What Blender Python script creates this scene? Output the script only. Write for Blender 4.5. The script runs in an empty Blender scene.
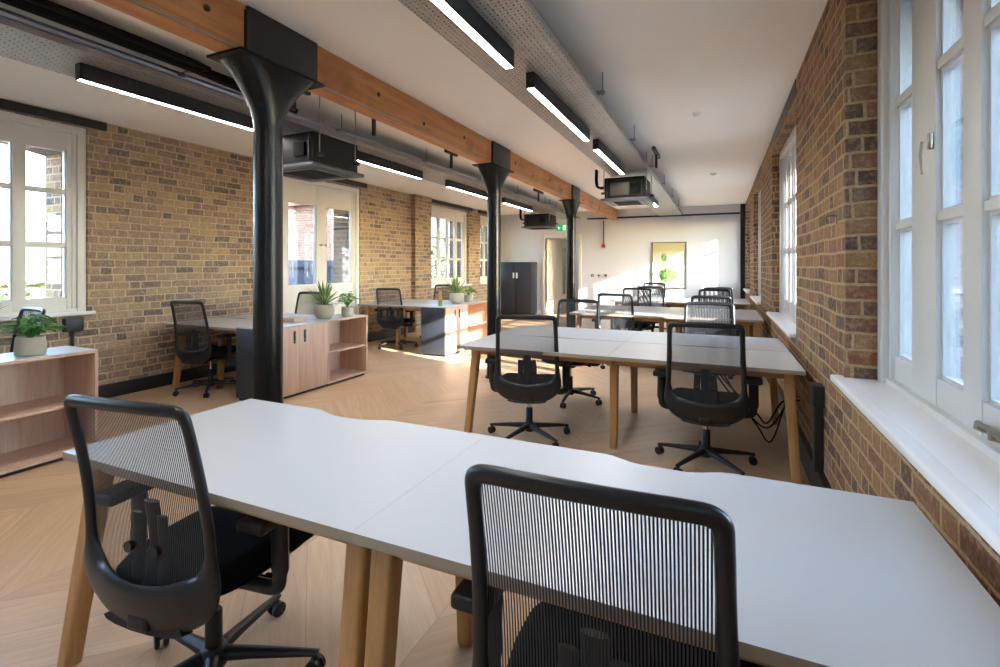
import bpy, bmesh, math, random
from mathutils import Vector, Matrix
random.seed(7)
PI = math.pi
S = bpy.context.scene
COL = S.collection

# ------------------------------------------------------------------ camera, sky, sun, exposure
cam_d = bpy.data.cameras.new('camera'); cam = bpy.data.objects.new('camera', cam_d); COL.objects.link(cam)
cam_d.sensor_width = 36.0; cam_d.lens = 36.0 * 492 / 1000.0; cam_d.shift_y = -0.0675
cam_d.clip_start = 0.05; cam_d.clip_end = 500
cam.location = (0, 0, 1.38); cam.rotation_euler = (PI / 2, 0, math.atan(220 / 492.0))
S.camera = cam

W = bpy.data.worlds.new('sky_world'); S.world = W; W.use_nodes = True
nt = W.node_tree; nt.nodes.clear()
sky = nt.nodes.new('ShaderNodeTexSky'); sky.sky_type = 'NISHITA'; sky.sun_disc = False
sky.sun_elevation = math.radians(19); sky.sun_rotation = math.radians(108.3); sky.altitude = 50
sky.air_density = 1.0; sky.dust_density = 0.7; sky.ozone_density = 2.0
bg = nt.nodes.new('ShaderNodeBackground'); bg.inputs['Strength'].default_value = 1.4
wo = nt.nodes.new('ShaderNodeOutputWorld')
tintn = nt.nodes.new('ShaderNodeMix'); tintn.data_type = 'RGBA'; tintn.blend_type = 'MULTIPLY'; tintn.inputs[0].default_value = 1.0
tintn.inputs[7].default_value = (.90, 1.0, 1.07, 1); nt.links.new(sky.outputs[0], tintn.inputs[6]); nt.links.new(tintn.outputs[2], bg.inputs[0]); nt.links.new(bg.outputs[0], wo.inputs[0])

sun_d = bpy.data.lights.new('sun', 'SUN'); sun = bpy.data.objects.new('sun', sun_d); COL.objects.link(sun)
SUN_DIR = Vector((-1.0, 0.33, -0.385))
sun.rotation_euler = SUN_DIR.to_track_quat('-Z', 'Y').to_euler()
sun.location = (20, -8, 12)
sun_d.energy = 14.0; sun_d.angle = math.radians(0.6); sun_d.color = (1.0, 0.96, 0.90)
LED = 26.0

S.view_settings.view_transform = 'Standard'; S.view_settings.look = 'None'
S.view_settings.exposure = 1.6; S.view_settings.gamma = 1.0; S.view_settings.use_curve_mapping = False
S.cycles.use_denoising = True
try: S.cycles.denoiser = 'OPENIMAGEDENOISE'
except Exception: pass
S.cycles.max_bounces = 10; S.cycles.diffuse_bounces = 6; S.cycles.transparent_max_bounces = 24
S.cycles.glossy_bounces = 4; S.cycles.sample_clamp_indirect = 6.0
S.cycles.caustics_reflective = False; S.cycles.caustics_refractive = False

# ------------------------------------------------------------------ material helpers
class NT:
    def __init__(s, name):
        m = bpy.data.materials.new(name); m.use_nodes = True; s.m = m; s.t = m.node_tree; s.n = s.t.nodes; s.n.clear()
        s.out = s.n.new('ShaderNodeOutputMaterial'); s.b = s.n.new('ShaderNodeBsdfPrincipled')
        s.t.links.new(s.b.outputs[0], s.out.inputs[0])
    def N(s, k, **kw):
        x = s.n.new('ShaderNode' + k)
        for a, v in kw.items(): setattr(x, a, v)
        return x
    def L(s, a, b): s.t.links.new(a, b)
    def put(s, sock, v):
        if isinstance(v, bpy.types.NodeSocket): s.L(v, sock)
        else: sock.default_value = v
    def M(s, op, a, b=0.0, c=0.0, clamp=False):
        x = s.n.new('ShaderNodeMath'); x.operation = op; x.use_clamp = clamp
        s.put(x.inputs[0], a); s.put(x.inputs[1], b)
        if len(x.inputs) > 2: s.put(x.inputs[2], c)
        return x.outputs[0]
    def mix(s, f, a, b, blend='MIX'):
        x = s.n.new('ShaderNodeMix'); x.data_type = 'RGBA'; x.blend_type = blend
        s.put(x.inputs[0], f)
        for i, v in ((6, a), (7, b)):
            s.put(x.inputs[i], (*v, 1) if isinstance(v, tuple) and len(v) == 3 else v)
        return x.outputs[2]
    def ramp(s, f, stops, interp='LINEAR'):
        x = s.n.new('ShaderNodeValToRGB'); x.color_ramp.interpolation = interp; e = x.color_ramp.elements
        while len(e) < len(stops): e.new(0.5)
        for el, (p, c) in zip(e, stops): el.position = p; el.color = (*c, 1) if len(c) == 3 else c
        s.L(f, x.inputs[0]); return x.outputs[0]
    def smooth(s, v, a, b):
        x = s.n.new('ShaderNodeMapRange'); x.interpolation_type = 'SMOOTHSTEP'; s.put(x.inputs[0], v)
        x.inputs[1].default_value = a; x.inputs[2].default_value = b; return x.outputs[0]
    def comb(s, x, y, z):
        c = s.n.new('ShaderNodeCombineXYZ'); s.put(c.inputs[0], x); s.put(c.inputs[1], y); s.put(c.inputs[2], z); return c.outputs[0]
    def noise(s, vec, scale, detail=3, rough=.5):
        x = s.n.new('ShaderNodeTexNoise'); s.L(vec, x.inputs['Vector']); x.inputs['Scale'].default_value = scale
        x.inputs['Detail'].default_value = detail; x.inputs['Roughness'].default_value = rough; return x
    def white(s, vec):
        x = s.n.new('ShaderNodeTexWhiteNoise'); x.noise_dimensions = '3D'; s.L(vec, x.inputs['Vector']); return x.outputs[0]
    def bump(s, h, strength, dist=.01):
        x = s.n.new('ShaderNodeBump'); x.inputs['Strength'].default_value = strength; x.inputs['Distance'].default_value = dist
        s.L(h, x.inputs['Height']); s.L(x.outputs[0], s.b.inputs['Normal'])
    def set(s, **kw):
        for k, v in kw.items():
            k = {'color': 'Base Color', 'rough': 'Roughness', 'metal': 'Metallic', 'spec': 'Specular IOR Level', 'coat': 'Coat Weight', 'alpha': 'Alpha', 'sheen': 'Sheen Weight'}[k]
            if isinstance(v, tuple): v = (*v, 1)
            s.put(s.b.inputs[k], v)

def srgb(r, g, b):
    f = lambda c: (c / 255 / 12.92) if c / 255 <= .04045 else ((c / 255 + .055) / 1.055) ** 2.4
    return (f(r), f(g), f(b))

def plain(name, col, rough=.5, metal=0., var=.04, scale=6, bump=0., spec=.5, coat=0.):
    n = NT(name); g = n.N('NewGeometry'); tx = n.N('TexCoord')
    ns = n.noise(tx.outputs['Object'], scale, 4)
    a = tuple(c * (1 - var) for c in col); b = tuple(min(1, c * (1 + var)) for c in col)
    n.set(color=n.mix(ns.outputs[0], a, b), rough=rough, metal=metal, spec=spec, coat=coat)
    if bump: n.bump(n.noise(tx.outputs['Object'], scale * 12, 4).outputs[0], bump, .004)
    return n.m

def wood(name, c1, c2, axis='Z', scale=1.0, rough=.45, grain=1.0, dark=None):
    n = NT(name); tx = n.N('TexCoord'); mp = n.N('Mapping'); n.L(tx.outputs['Object'], mp.inputs[0])
    sc = {'X': (1, 14, 14), 'Y': (14, 1, 14), 'Z': (14, 14, 1)}[axis]
    mp.inputs['Scale'].default_value = tuple(v * scale for v in sc)
    w = n.noise(mp.outputs[0], 1.6, 6, .6); w.inputs['Distortion'].default_value = .6
    f = n.noise(mp.outputs[0], 9, 3, .6)
    v = n.M('ADD', n.M('MULTIPLY', w.outputs[0], .75), n.M('MULTIPLY', f.outputs[0], .25))
    col = n.ramp(v, [(.32, c1), (.68, c2)])
    if dark:
        big = n.noise(tx.outputs['Object'], 3.0, 3)
        col = n.mix(n.smooth(big.outputs[0], .5, .75), col, dark)
    n.set(color=col, rough=rough); n.bump(v, .12 * grain, .002)
    return n.m

def brick_mat(name, pal, mortar, L=.222, H=.079, seed=0.):
    n = NT(name); g = n.N('NewGeometry'); sp = n.N('SeparateXYZ'); n.L(g.outputs['Position'], sp.inputs[0])
    sn = n.N('SeparateXYZ'); n.L(g.outputs['True Normal'], sn.inputs[0])
    ny = n.M('GREATER_THAN', n.M('ABSOLUTE', sn.outputs[1]), .5)
    u = n.M('ADD', n.M('MULTIPLY', sp.outputs[0], ny), n.M('MULTIPLY', sp.outputs[1], n.M('SUBTRACT', 1.0, ny)))
    u = n.M('ADD', u, 50.03 + seed)
    w1 = n.noise(g.outputs['Position'], 2.2, 2); w2 = n.noise(g.outputs['Position'], 26, 3)
    sw = n.N('SeparateXYZ'); n.L(w1.outputs['Color'], sw.inputs[0]); sx = n.N('SeparateXYZ'); n.L(w2.outputs['Color'], sx.inputs[0])
    u = n.M('ADD', u, n.M('ADD', n.M('MULTIPLY', n.M('SUBTRACT', sw.outputs[0], .5), .03), n.M('MULTIPLY', n.M('SUBTRACT', sx.outputs[0], .5), .012)))
    v = n.M('ADD', sp.outputs[2], n.M('ADD', n.M('MULTIPLY', n.M('SUBTRACT', sw.outputs[1], .5), .03), n.M('MULTIPLY', n.M('SUBTRACT', sx.outputs[1], .5), .012)))
    v = n.M('ADD', v, 4.0)
    vr = n.M('DIVIDE', v, H); row = n.M('FLOOR', vr); t = n.M('FRACT', vr)
    rr = n.white(n.comb(row, 3.3, seed))
    uu = n.M('ADD', n.M('DIVIDE', u, 1.5 * L), n.M('ADD', n.M('MULTIPLY', row, .5), n.M('MULTIPLY', rr, .16)))
    k = n.M('FLOOR', uu); p = n.M('MULTIPLY', n.M('FRACT', uu), 1.5)
    isH = n.M('GREATER_THAN', p, 1.0)
    wS = n.M('MINIMUM', p, n.M('SUBTRACT', 1.0, p)); q = n.M('SUBTRACT', p, 1.0); wH = n.M('MINIMUM', q, n.M('SUBTRACT', .5, q))
    w = n.M('ADD', n.M('MULTIPLY', wS, n.M('SUBTRACT', 1.0, isH)), n.M('MULTIPLY', wH, isH))
    du = n.M('MULTIPLY', w, L); dv = n.M('MULTIPLY', n.M('MINIMUM', t, n.M('SUBTRACT', 1.0, t)), H)
    d = n.M('MINIMUM', du, dv)
    fine = n.noise(g.outputs['Position'], 70, 4)
    d = n.M('ADD', d, n.M('MULTIPLY', n.M('SUBTRACT', fine.outputs[0], .5), .006))
    face = n.smooth(d, .0050, .0100)
    idv = n.comb(n.M('ADD', n.M('MULTIPLY', k, 2.0), isH), row, seed)
    r = n.white(idv)
    col = n.ramp(r, pal, 'CONSTANT')
    blot = n.noise(g.outputs['Position'], 38, 5, .7)
    col = n.mix(n.M('MULTIPLY', n.smooth(blot.outputs[0], .42, .75), .55), col, mortar)
    col = n.mix(n.M('MULTIPLY', n.smooth(fine.outputs[0], .45, .8), .45), col, tuple(c * .45 for c in pal[1][1]))
    mo = n.mix(n.smooth(fine.outputs[0], .3, .7), tuple(c * .72 for c in mortar), mortar)
    big = n.noise(g.outputs['Position'], 1.4, 4, .6)
    col2 = n.mix(face, mo, col)
    col2 = n.mix(n.M('MULTIPLY', n.smooth(big.outputs[0], .55, .8), .35), col2, mortar)
    n.set(color=col2, rough=.9, spec=.2)
    h = n.M('ADD', face, n.M('MULTIPLY', fine.outputs[0], .35))
    n.bump(h, .8, .010)
    return n.m

def floor_mat():
    n = NT('chevron_oak'); g = n.N('NewGeometry'); sp = n.N('SeparateXYZ'); n.L(g.outputs['Position'], sp.inputs[0])
    Wd, pw = .86, .24
    x = n.M('ADD', sp.outputs[0], 30.25); y = n.M('ADD', sp.outputs[1], 40.0)
    c = n.M('FLOOR', n.M('DIVIDE', x, Wd)); s_ = n.M('FRACT', n.M('DIVIDE', x, Wd))
    par = n.M('SUBTRACT', n.M('MULTIPLY', n.M('MODULO', c, 2.0), 2.0), 1.0)
    v = n.M('ADD', y, n.M('MULTIPLY', par, n.M('MULTIPLY', n.M('SUBTRACT', s_, .5), Wd)))
    q = n.M('DIVIDE', v, pw / .7071); idx = n.M('FLOOR', q); ft = n.M('FRACT', q)
    r = n.white(n.comb(c, idx, 1.7))
    along = n.M('SUBTRACT', n.M('MULTIPLY', x, .7071), n.M('MULTIPLY', par, n.M('MULTIPLY', y, .7071)))
    vec = n.comb(n.M('MULTIPLY', along, 1.0), n.M('MULTIPLY', v, 9.0), n.M('MULTIPLY', r, 40.0))
    gr = n.noise(vec, 1.7, 6, .62); gr.inputs['Distortion'].default_value = 1.1
    gf = n.noise(vec, 14, 3, .6)
    gv = n.M('ADD', n.M('MULTIPLY', gr.outputs[0], .7), n.M('MULTIPLY', gf.outputs[0], .3))
    base = n.ramp(r, [(0, srgb(206, 174, 138)), (.35, srgb(214, 184, 150)), (.7, srgb(198, 166, 134)), (1, srgb(218, 190, 158))])
    col = n.mix(n.smooth(gv, .38, .68), n.mix(.35, base, srgb(166, 132, 100)), base)
    knot = n.noise(vec, .9, 2); 
    col = n.mix(n.M('MULTIPLY', n.smooth(knot.outputs[0], .62, .8), .35), col, srgb(140, 104, 74))
    e1 = n.M('MINIMUM', ft, n.M('SUBTRACT', 1.0, ft)); e2 = n.M('MINIMUM', s_, n.M('SUBTRACT', 1.0, s_))
    e = n.M('MINIMUM', n.M('MULTIPLY', e1, pw), n.M('MULTIPLY', e2, Wd))
    seam = n.smooth(e, .0008, .003)
    col = n.mix(seam, n.mix(.30, col, srgb(110, 84, 60)), col)
    n.set(color=col, rough=n.M('ADD', .34, n.M('MULTIPLY', gf.outputs[0], .14)), spec=.45)
    n.bump(n.M('ADD', n.M('MULTIPLY', seam, .6), n.M('MULTIPLY', gv, .3)), .25, .002)
    return n.m

def perforated_mat():
    n = NT('perforated_galvanised_steel'); g = n.N('NewGeometry'); sp = n.N('SeparateXYZ'); n.L(g.outputs['Position'], sp.inputs[0])
    C = .028
    a = n.M('DIVIDE', n.M('ADD', sp.outputs[0], 20.0), C); b = n.M('DIVIDE', n.M('ADD', sp.outputs[1], 20.0), C)
    ia, ib = n.M('FLOOR', a), n.M('FLOOR', b); fa, fb = n.M('SUBTRACT', n.M('FRACT', a), .5), n.M('SUBTRACT', n.M('FRACT', b), .5)
    par = n.M('MODULO', n.M('ADD', ia, ib), 2.0); inv = n.M('SUBTRACT', 1.0, par)
    hx = n.M('ADD', n.M('MULTIPLY', par, .36), n.M('MULTIPLY', inv, .15)); hy = n.M('ADD', n.M('MULTIPLY', par, .15), n.M('MULTIPLY', inv, .36))
    hole = n.M('MULTIPLY', n.M('LESS_THAN', n.M('ABSOLUTE', fa), hx), n.M('LESS_THAN', n.M('ABSOLUTE', fb), hy))
    sn = n.N('SeparateXYZ'); n.L(g.outputs['True Normal'], sn.inputs[0])
    hole = n.M('MULTIPLY', hole, n.M('GREATER_THAN', n.M('ABSOLUTE', sn.outputs[2]), .5))
    ns = n.noise(g.outputs['Position'], 9, 4); n2 = n.noise(g.outputs['Position'], 60, 2)
    n.set(color=n.mix(ns.outputs[0], srgb(150, 149, 147), srgb(190, 188, 184)), rough=n.M('ADD', .34, n.M('MULTIPLY', n2.outputs[0], .2)), metal=.45, alpha=n.M('SUBTRACT', 1.0, hole))
    return n.m

def mesh_mat():
    n = NT('black_mesh_fabric'); tx = n.N('TexCoord'); sp = n.N('SeparateXYZ'); n.L(tx.outputs['Object'], sp.inputs[0])
    x = n.M('FRACT', n.M('DIVIDE', n.M('ADD', sp.outputs[0], 5.0), .0062))
    z = n.M('FRACT', n.M('DIVIDE', n.M('ADD', sp.outputs[2], 5.0), .012))
    a = n.M('LESS_THAN', n.M('ABSOLUTE', n.M('SUBTRACT', x, .5)), .26)
    b = n.M('LESS_THAN', n.M('ABSOLUTE', n.M('SUBTRACT', z, .5)), .035)
    n.set(color=srgb(50, 53, 58), rough=.7, alpha=a)
    return n.m

def glass_mat(name='window_glass', tint=(1, 1, 1)):
    n = NT(name); n.n.remove(n.b)
    tr = n.N('BsdfTransparent'); tr.inputs[0].default_value = (*tint, 1); gl = n.N('BsdfGlossy'); gl.inputs['Roughness'].default_value = .02
    fr = n.N('Fresnel'); fr.inputs[0].default_value = 1.45; mx = n.N('MixShader')
    n.L(n.M('MULTIPLY', fr.outputs[0], .75), mx.inputs[0]); n.L(tr.outputs[0], mx.inputs[1]); n.L(gl.outputs[0], mx.inputs[2]); n.L(mx.outputs[0], n.out.inputs[0])
    return n.m

def emit_mat(name, col, st):
    n = NT(name); n.b.inputs['Base Color'].default_value = (*col, 1); n.b.inputs['Emission Color'].default_value = (*col, 1)
    n.b.inputs['Emission Strength'].default_value = st; return n.m

M = {}
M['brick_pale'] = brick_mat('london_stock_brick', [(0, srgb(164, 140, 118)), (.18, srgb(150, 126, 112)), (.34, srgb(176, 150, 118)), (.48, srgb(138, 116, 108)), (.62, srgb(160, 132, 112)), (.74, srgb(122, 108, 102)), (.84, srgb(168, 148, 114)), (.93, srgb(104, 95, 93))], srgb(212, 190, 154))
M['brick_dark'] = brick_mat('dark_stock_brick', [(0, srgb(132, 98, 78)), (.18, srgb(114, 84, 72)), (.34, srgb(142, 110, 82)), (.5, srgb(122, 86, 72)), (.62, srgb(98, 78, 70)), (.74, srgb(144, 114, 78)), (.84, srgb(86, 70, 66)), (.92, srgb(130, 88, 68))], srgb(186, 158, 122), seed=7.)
M['floor'] = floor_mat()
M['perf'] = perforated_mat()
M['mesh'] = mesh_mat()
M['glass'] = glass_mat()
M['plaster'] = plain('white_plaster', srgb(214, 217, 222), .85, var=.012, scale=2)
M['ceiling'] = plain('ceiling_paint', srgb(243, 239, 233), .9, var=.012, scale=1.5)
M['frame'] = plain('white_gloss_paint', srgb(226, 223, 215), .35, var=.015, scale=5)
M['frame_shaded'] = plain('shaded_white_gloss_paint', srgb(200, 200, 199), .35, var=.015, scale=5)  # same white paint as the left frames, right wall's shade put into the colour
M['lining'] = plain('shaded_white_outdoor_paint', srgb(158, 164, 172), .5)  # white-painted lining; its dim outdoor light is put into this darker blue-grey
M['sillw'] = plain('white_sill_paint', srgb(236, 236, 236), .3, var=.01)
M['desk'] = plain('white_laminate', srgb(188, 191, 193), .32, var=.008, scale=3)
M['deskedge'] = plain('greige_edge_band', srgb(158, 146, 130), .5, var=.05)
M['legoak'] = wood('oak_leg', srgb(168, 122, 74), srgb(200, 156, 104), 'Z', 1.6)
M['railoak'] = wood('oak_rail', srgb(176, 130, 84), srgb(205, 160, 110), 'X', 1.6)
M['beam'] = wood('orange_timber', srgb(168, 108, 58), srgb(206, 146, 90), 'Y', .8, .55, 1.5, dark=srgb(160, 104, 62))
M['cab'] = wood('pink_oak_laminate', srgb(186, 152, 130), srgb(208, 178, 156), 'Z', 1.2, .45, .5)
M['cabdark'] = wood('oak_laminate_inside', srgb(160, 112, 86), srgb(182, 134, 106), 'Z', 1.2, .5, .5)
M['black'] = plain('black_plastic', srgb(20, 21, 23), .42, var=.1, scale=8)
M['blue'] = plain('black_moulded_nylon', srgb(21, 23, 28), .36, var=.08)
M['fabric'] = plain('black_seat_fabric', srgb(22, 22, 25), .95, var=.15, scale=60, bump=.3, spec=.1)
M['iron'] = plain('gloss_black_iron', srgb(13, 14, 16), .2, var=.2, scale=9, bump=.45, spec=.35)
M['steel_black'] = plain('black_painted_steel', srgb(34, 35, 38), .45, var=.12)
M['skirt'] = plain('black_skirting', srgb(28, 28, 30), .5)
M['charcoal'] = plain('charcoal_cabinet', srgb(48, 52, 60), .45, var=.04)
M['darkbox'] = plain('dark_sheet_metal', srgb(30, 28, 27), .6, metal=0., spec=.25, var=.2, scale=12)
M['grille'] = plain('grey_louvre', srgb(84, 84, 88), .4, var=.06)
M['galv'] = plain('galvanised_steel', srgb(160, 162, 166), .38, metal=.8, var=.12, scale=18)
M['chrome'] = plain('chrome', srgb(205, 205, 205), .16, metal=1., var=.03)
M['brass'] = plain('aged_pewter', srgb(150, 142, 128), .3, metal=.9, var=.1)
M['led'] = emit_mat('led_diffuser', (1.0, .975, .945), LED)
M['pot'] = plain('stone_pot', srgb(176, 168, 150), .85, var=.06, scale=25, bump=.25)
M['soil'] = plain('soil', srgb(48, 36, 28), .95, var=.3, scale=60)
M['red'] = plain('red_plastic', srgb(200, 36, 34), .4)
M['whitep'] = plain('white_plastic', srgb(235, 235, 232), .4)
M['green'] = emit_mat('exit_green', srgb(20, 150, 90), .35)
M['signwhite'] = emit_mat('exit_white', (.9, 1, .95), .45)
M['cable'] = plain('black_cable', srgb(14, 14, 15), .75, spec=.2)

def leaf_mat(name, c1, c2, edge=None):
    n = NT(name); tx = n.N('TexCoord'); ns = n.noise(tx.outputs['Object'], 9, 4)
    col = n.mix(n.smooth(ns.outputs[0], .35, .65), c1, c2)
    if edge:
        uv = n.N('UVMap'); sp = n.N('SeparateXYZ'); n.L(uv.outputs[0], sp.inputs[0])
        e = n.smooth(n.M('ABSOLUTE', n.M('SUBTRACT', sp.outputs[0], .5)), .24, .36)
        col = n.mix(e, col, edge)
    n.set(color=col, rough=.42); n.b.inputs['Subsurface Weight'].default_value = 0.0
    return n.m
M['leaf_stripe'] = leaf_mat('striped_leaf', srgb(62, 104, 60), srgb(90, 134, 76), srgb(186, 200, 140))
M['leaf_green'] = leaf_mat('green_leaf', srgb(46, 100, 42), srgb(96, 150, 64))
M['leaf_fresh'] = leaf_mat('fresh_leaf', srgb(64, 124, 52), srgb(124, 170, 80))
M['tree_leaf'] = leaf_mat('tree_leaf', srgb(44, 66, 30), srgb(100, 118, 54))
M['bark'] = plain('bark', srgb(90, 74, 58), .9, var=.2)

# ------------------------------------------------------------------ mesh helpers
class MB:
    def __init__(s): s.bm = bmesh.new(); s.mats = []
    def mi(s, m):
        if m not in s.mats: s.mats.append(m)
        return s.mats.index(m)
    def _tag(s, n0, m):
        s.bm.faces.ensure_lookup_table(); i = s.mi(m)
        for f in s.bm.faces[n0:]: f.material_index = i
    def box(s, x0, x1, y0, y1, z0, z1, m, bev=0., seg=2, mat=None):
        n0 = len(s.bm.faces)
        r = bmesh.ops.create_cube(s.bm, size=1); v = r['verts']
        for p in v: p.co = Vector(((x0 + x1) / 2 + p.co.x * abs(x1 - x0), (y0 + y1) / 2 + p.co.y * abs(y1 - y0), (z0 + z1) / 2 + p.co.z * abs(z1 - z0)))
        i = s.mi(m)
        for f in {f for p in v for f in p.link_faces}: f.material_index = i
        if bev:
            ed = list({e for p in v for e in p.link_edges})
            rb = bmesh.ops.bevel(s.bm, geom=ed, offset=bev, segments=seg, profile=.6, affect='EDGES', clamp_overlap=True)
            for f in rb['faces']: f.material_index = i
            v = list({p for f in rb['faces'] for p in f.verts} | {p for p in v if p.is_valid})
        if mat is not None:
            for p in v: p.co = mat @ p.co
        return v
    def prism(s, poly, z0, z1, m, axis='Z', edge=None):
        # poly of 2D points; axis = extrusion axis
        def P(a, b, c): return {'Z': (a, b, c), 'Y': (a, c, b), 'X': (c, a, b)}[axis]
        lo = [s.bm.verts.new(P(a, b, z0)) for a, b in poly]; hi = [s.bm.verts.new(P(a, b, z1)) for a, b in poly]
        n = len(poly); i = s.mi(m); j = s.mi(edge) if edge else i
        fs = [s.bm.faces.new(lo[::-1]), s.bm.faces.new(hi)]
        for f in fs: f.material_index = i
        for k in range(n):
            f = s.bm.faces.new((lo[k], lo[(k + 1) % n], hi[(k + 1) % n], hi[k])); f.material_index = j
    def sweep(s, pts, rad, m, seg=10, closed=False, normal=None, cap=True):
        pts = [Vector(p) for p in pts]; n = len(pts)
        if not isinstance(rad, (list,)): rad = [rad] * n
        rings = []; i = s.mi(m); prevN = None
        for k, p in enumerate(pts):
            if closed: t = pts[(k + 1) % n] - pts[k - 1]
            else: t = pts[min(k + 1, n - 1)] - pts[max(k - 1, 0)]
            t.normalize()
            if normal is not None: N = normal(k) if callable(normal) else Vector(normal)
            elif prevN is not None: N = prevN
            else: N = Vector((0, 0, 1)) if abs(t.z) < .9 else Vector((1, 0, 0))
            N = (N - t * N.dot(t)).normalized(); prevN = N; B = t.cross(N)
            r = rad[k]; ra, rb = r if isinstance(r, tuple) else (r, r)
            rings.append([s.bm.verts.new(p + B * (ra * math.cos(2 * PI * q / seg)) + N * (rb * math.sin(2 * PI * q / seg))) for q in range(seg)])
        for k in range(n if closed else n - 1):
            a, b = rings[k], rings[(k + 1) % n]
            for q in range(seg):
                f = s.bm.faces.new((a[q], a[(q + 1) % seg], b[(q + 1) % seg], b[q])); f.material_index = i; f.smooth = True
        if not closed and cap:
            for r_ in (rings[0][::-1], rings[-1]): f = s.bm.faces.new(r_); f.material_index = i
    def lathe(s, prof, m, seg=24, c=(0, 0, 0), smooth=True):
        i = s.mi(m); rings = []
        for r, z in prof:
            rings.append([s.bm.verts.new((c[0] + r * math.cos(2 * PI * q / seg), c[1] + r * math.sin(2 * PI * q / seg), c[2] + z)) for q in range(seg)])
        for a, b in zip(rings, rings[1:]):
            for q in range(seg):
                f = s.bm.faces.new((a[q], a[(q + 1) % seg], b[(q + 1) % seg], b[q])); f.material_index = i; f.smooth = smooth
        for r_ in (rings[0][::-1], rings[-1]):
            f = s.bm.faces.new(r_); f.material_index = i
    def wheel(s, c, r, w, m, ax=(1, 0, 0), seg=16):
        a = Vector(ax).normalized(); c = Vector(c)
        s.sweep([c - a * w / 2, c - a * w * .42, c + a * w * .42, c + a * w / 2], [r * .86, r, r, r * .86], m, seg)
    def grid(s, fn, nu, nv, m, smooth=True, uv=False):
        i = s.mi(m); vs = [[s.bm.verts.new(fn(a / nu, b / nv)) for b in range(nv + 1)] for a in range(nu + 1)]
        lay = s.bm.loops.layers.uv.verify() if uv else None
        for a in range(nu):
            for b in range(nv):
                q = (vs[a][b], vs[a + 1][b], vs[a + 1][b + 1], vs[a][b + 1])
                try: f = s.bm.faces.new(q)
                except ValueError: continue
                f.material_index = i; f.smooth = smooth
                if uv:
                    for lp, (aa, bb) in zip(f.loops, ((a, b), (a + 1, b), (a + 1, b + 1), (a, b + 1))): lp[lay].uv = (aa / nu, bb / nv)
    def build(s, name, parent=None, origin=None):
        bmesh.ops.recalc_face_normals(s.bm, faces=s.bm.faces[:]) if True else None
        me = bpy.data.meshes.new(name)
        if origin is not None: bmesh.ops.translate(s.bm, verts=s.bm.verts[:], vec=-Vector(origin))
        s.bm.to_mesh(me); s.bm.free()
        for m in s.mats: me.materials.append(m)
        if hasattr(me, 'set_sharp_from_angle'): me.set_sharp_from_angle(angle=math.radians(42))
        o = bpy.data.objects.new(name, me); COL.objects.link(o)
        if origin is not None: o.location = origin
        if parent is not None: o.parent = parent
        return o

def tag(o, label=None, cat=None, group=None, kind=None):
    if label: o['label'] = label
    if cat: o['category'] = cat
    if group: o['group'] = group
    if kind: o['kind'] = kind
    return o
def empty(name, loc=(0, 0, 0), rz=0.):
    o = bpy.data.objects.new(name, None); COL.objects.link(o); o.location = loc; o.rotation_euler = (0, 0, rz); o.empty_display_size = .1; return o
def copy_tree(o, parent=None):
    c = o.copy(); COL.objects.link(c)
    if parent is not None: c.parent = parent
    for ch in list(o.children): copy_tree(ch, c)
    return c
def catmull(P, n=6):
    P = [Vector(p) for p in P]; out = []
    for i in range(len(P) - 1):
        a, b, c, d = P[max(i - 1, 0)], P[i], P[i + 1], P[min(i + 2, len(P) - 1)]
        for k in range(n):
            t = k / n
            out.append(.5 * ((2 * b) + (-a + c) * t + (2 * a - 5 * b + 4 * c - d) * t * t + (-a + 3 * b - 3 * c + d) * t ** 3))
    return out + [P[-1]]

# ------------------------------------------------------------------ the room
XR, XL, YB, YF, ZC = .555, -5.88, 13.25, -3.4, 2.88
WT = .50                                     # thickness of the outer walls
R_OPEN = [(-2.7, -.5, .84, 2.62), (.66, 2.86, .84, 2.74), (4.55, 6.55, .84, 2.68), (8.30, 10.0, .84, 2.68), (11.3, 13.12, .84, 2.68)]
L_OPEN = [(-2.7, -.5, .92, 2.78), (.60, 2.86, .92, 2.78), (5.26, 7.02, .02, 2.76), (9.32, 11.2, .92, 2.76), (11.85, 13.0, .92, 2.76)]

def wall_side(name, x0, x1, opens, mat, top=ZC + .1):
    b = MB(); y = YF - .3
    for (a, c, z0, z1) in opens:
        b.box(x0, x1, y, a, -.1, top, mat)
        b.box(x0, x1, a, c, -.1, z0 - .028, mat); b.box(x0, x1, a, c, z1, top, mat)
        y = c
    b.box(x0, x1, y, YB + .3, -.1, top, mat)
    return tag(b.build(name), kind='structure')
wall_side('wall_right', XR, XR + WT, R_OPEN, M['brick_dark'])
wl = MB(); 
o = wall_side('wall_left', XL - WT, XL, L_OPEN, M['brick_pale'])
b = MB(); b.box(XL, XL + .10, 8.62, 9.24, 0, ZC, M['brick_pale']); b.build('brick_pilaster', o)
b = MB()
DX0, DX1, DZ = -4.52, -3.56, 2.16            # door opening in the back wall
b.box(XL, DX0, YB, YB + .2, 0, ZC, M['plaster']); b.box(DX1, .45, YB, YB + .2, 0, ZC, M['plaster']); b.box(DX0, DX1, YB, YB + .2, DZ, ZC, M['plaster'])
b.box(.45, XR + .3, YB + .06, YB + .2, 0, ZC, M['plaster'])
tag(b.build('wall_back'), kind='structure')
b = MB(); b.box(XL, XR, YF - .2, YF, 0, ZC, M['plaster']); tag(b.build('wall_front'), kind='structure')
b = MB(); b.box(XL - WT, XR + WT, YF - .3, YB + 3.2, -.12, 0, M['floor']); tag(b.build('floor'), kind='structure')
b = MB(); b.box(XL - WT, XR + WT, YF - .3, YB + 3.2, ZC, ZC + .15, M['ceiling']); tag(b.build('ceiling'), kind='structure')
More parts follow.
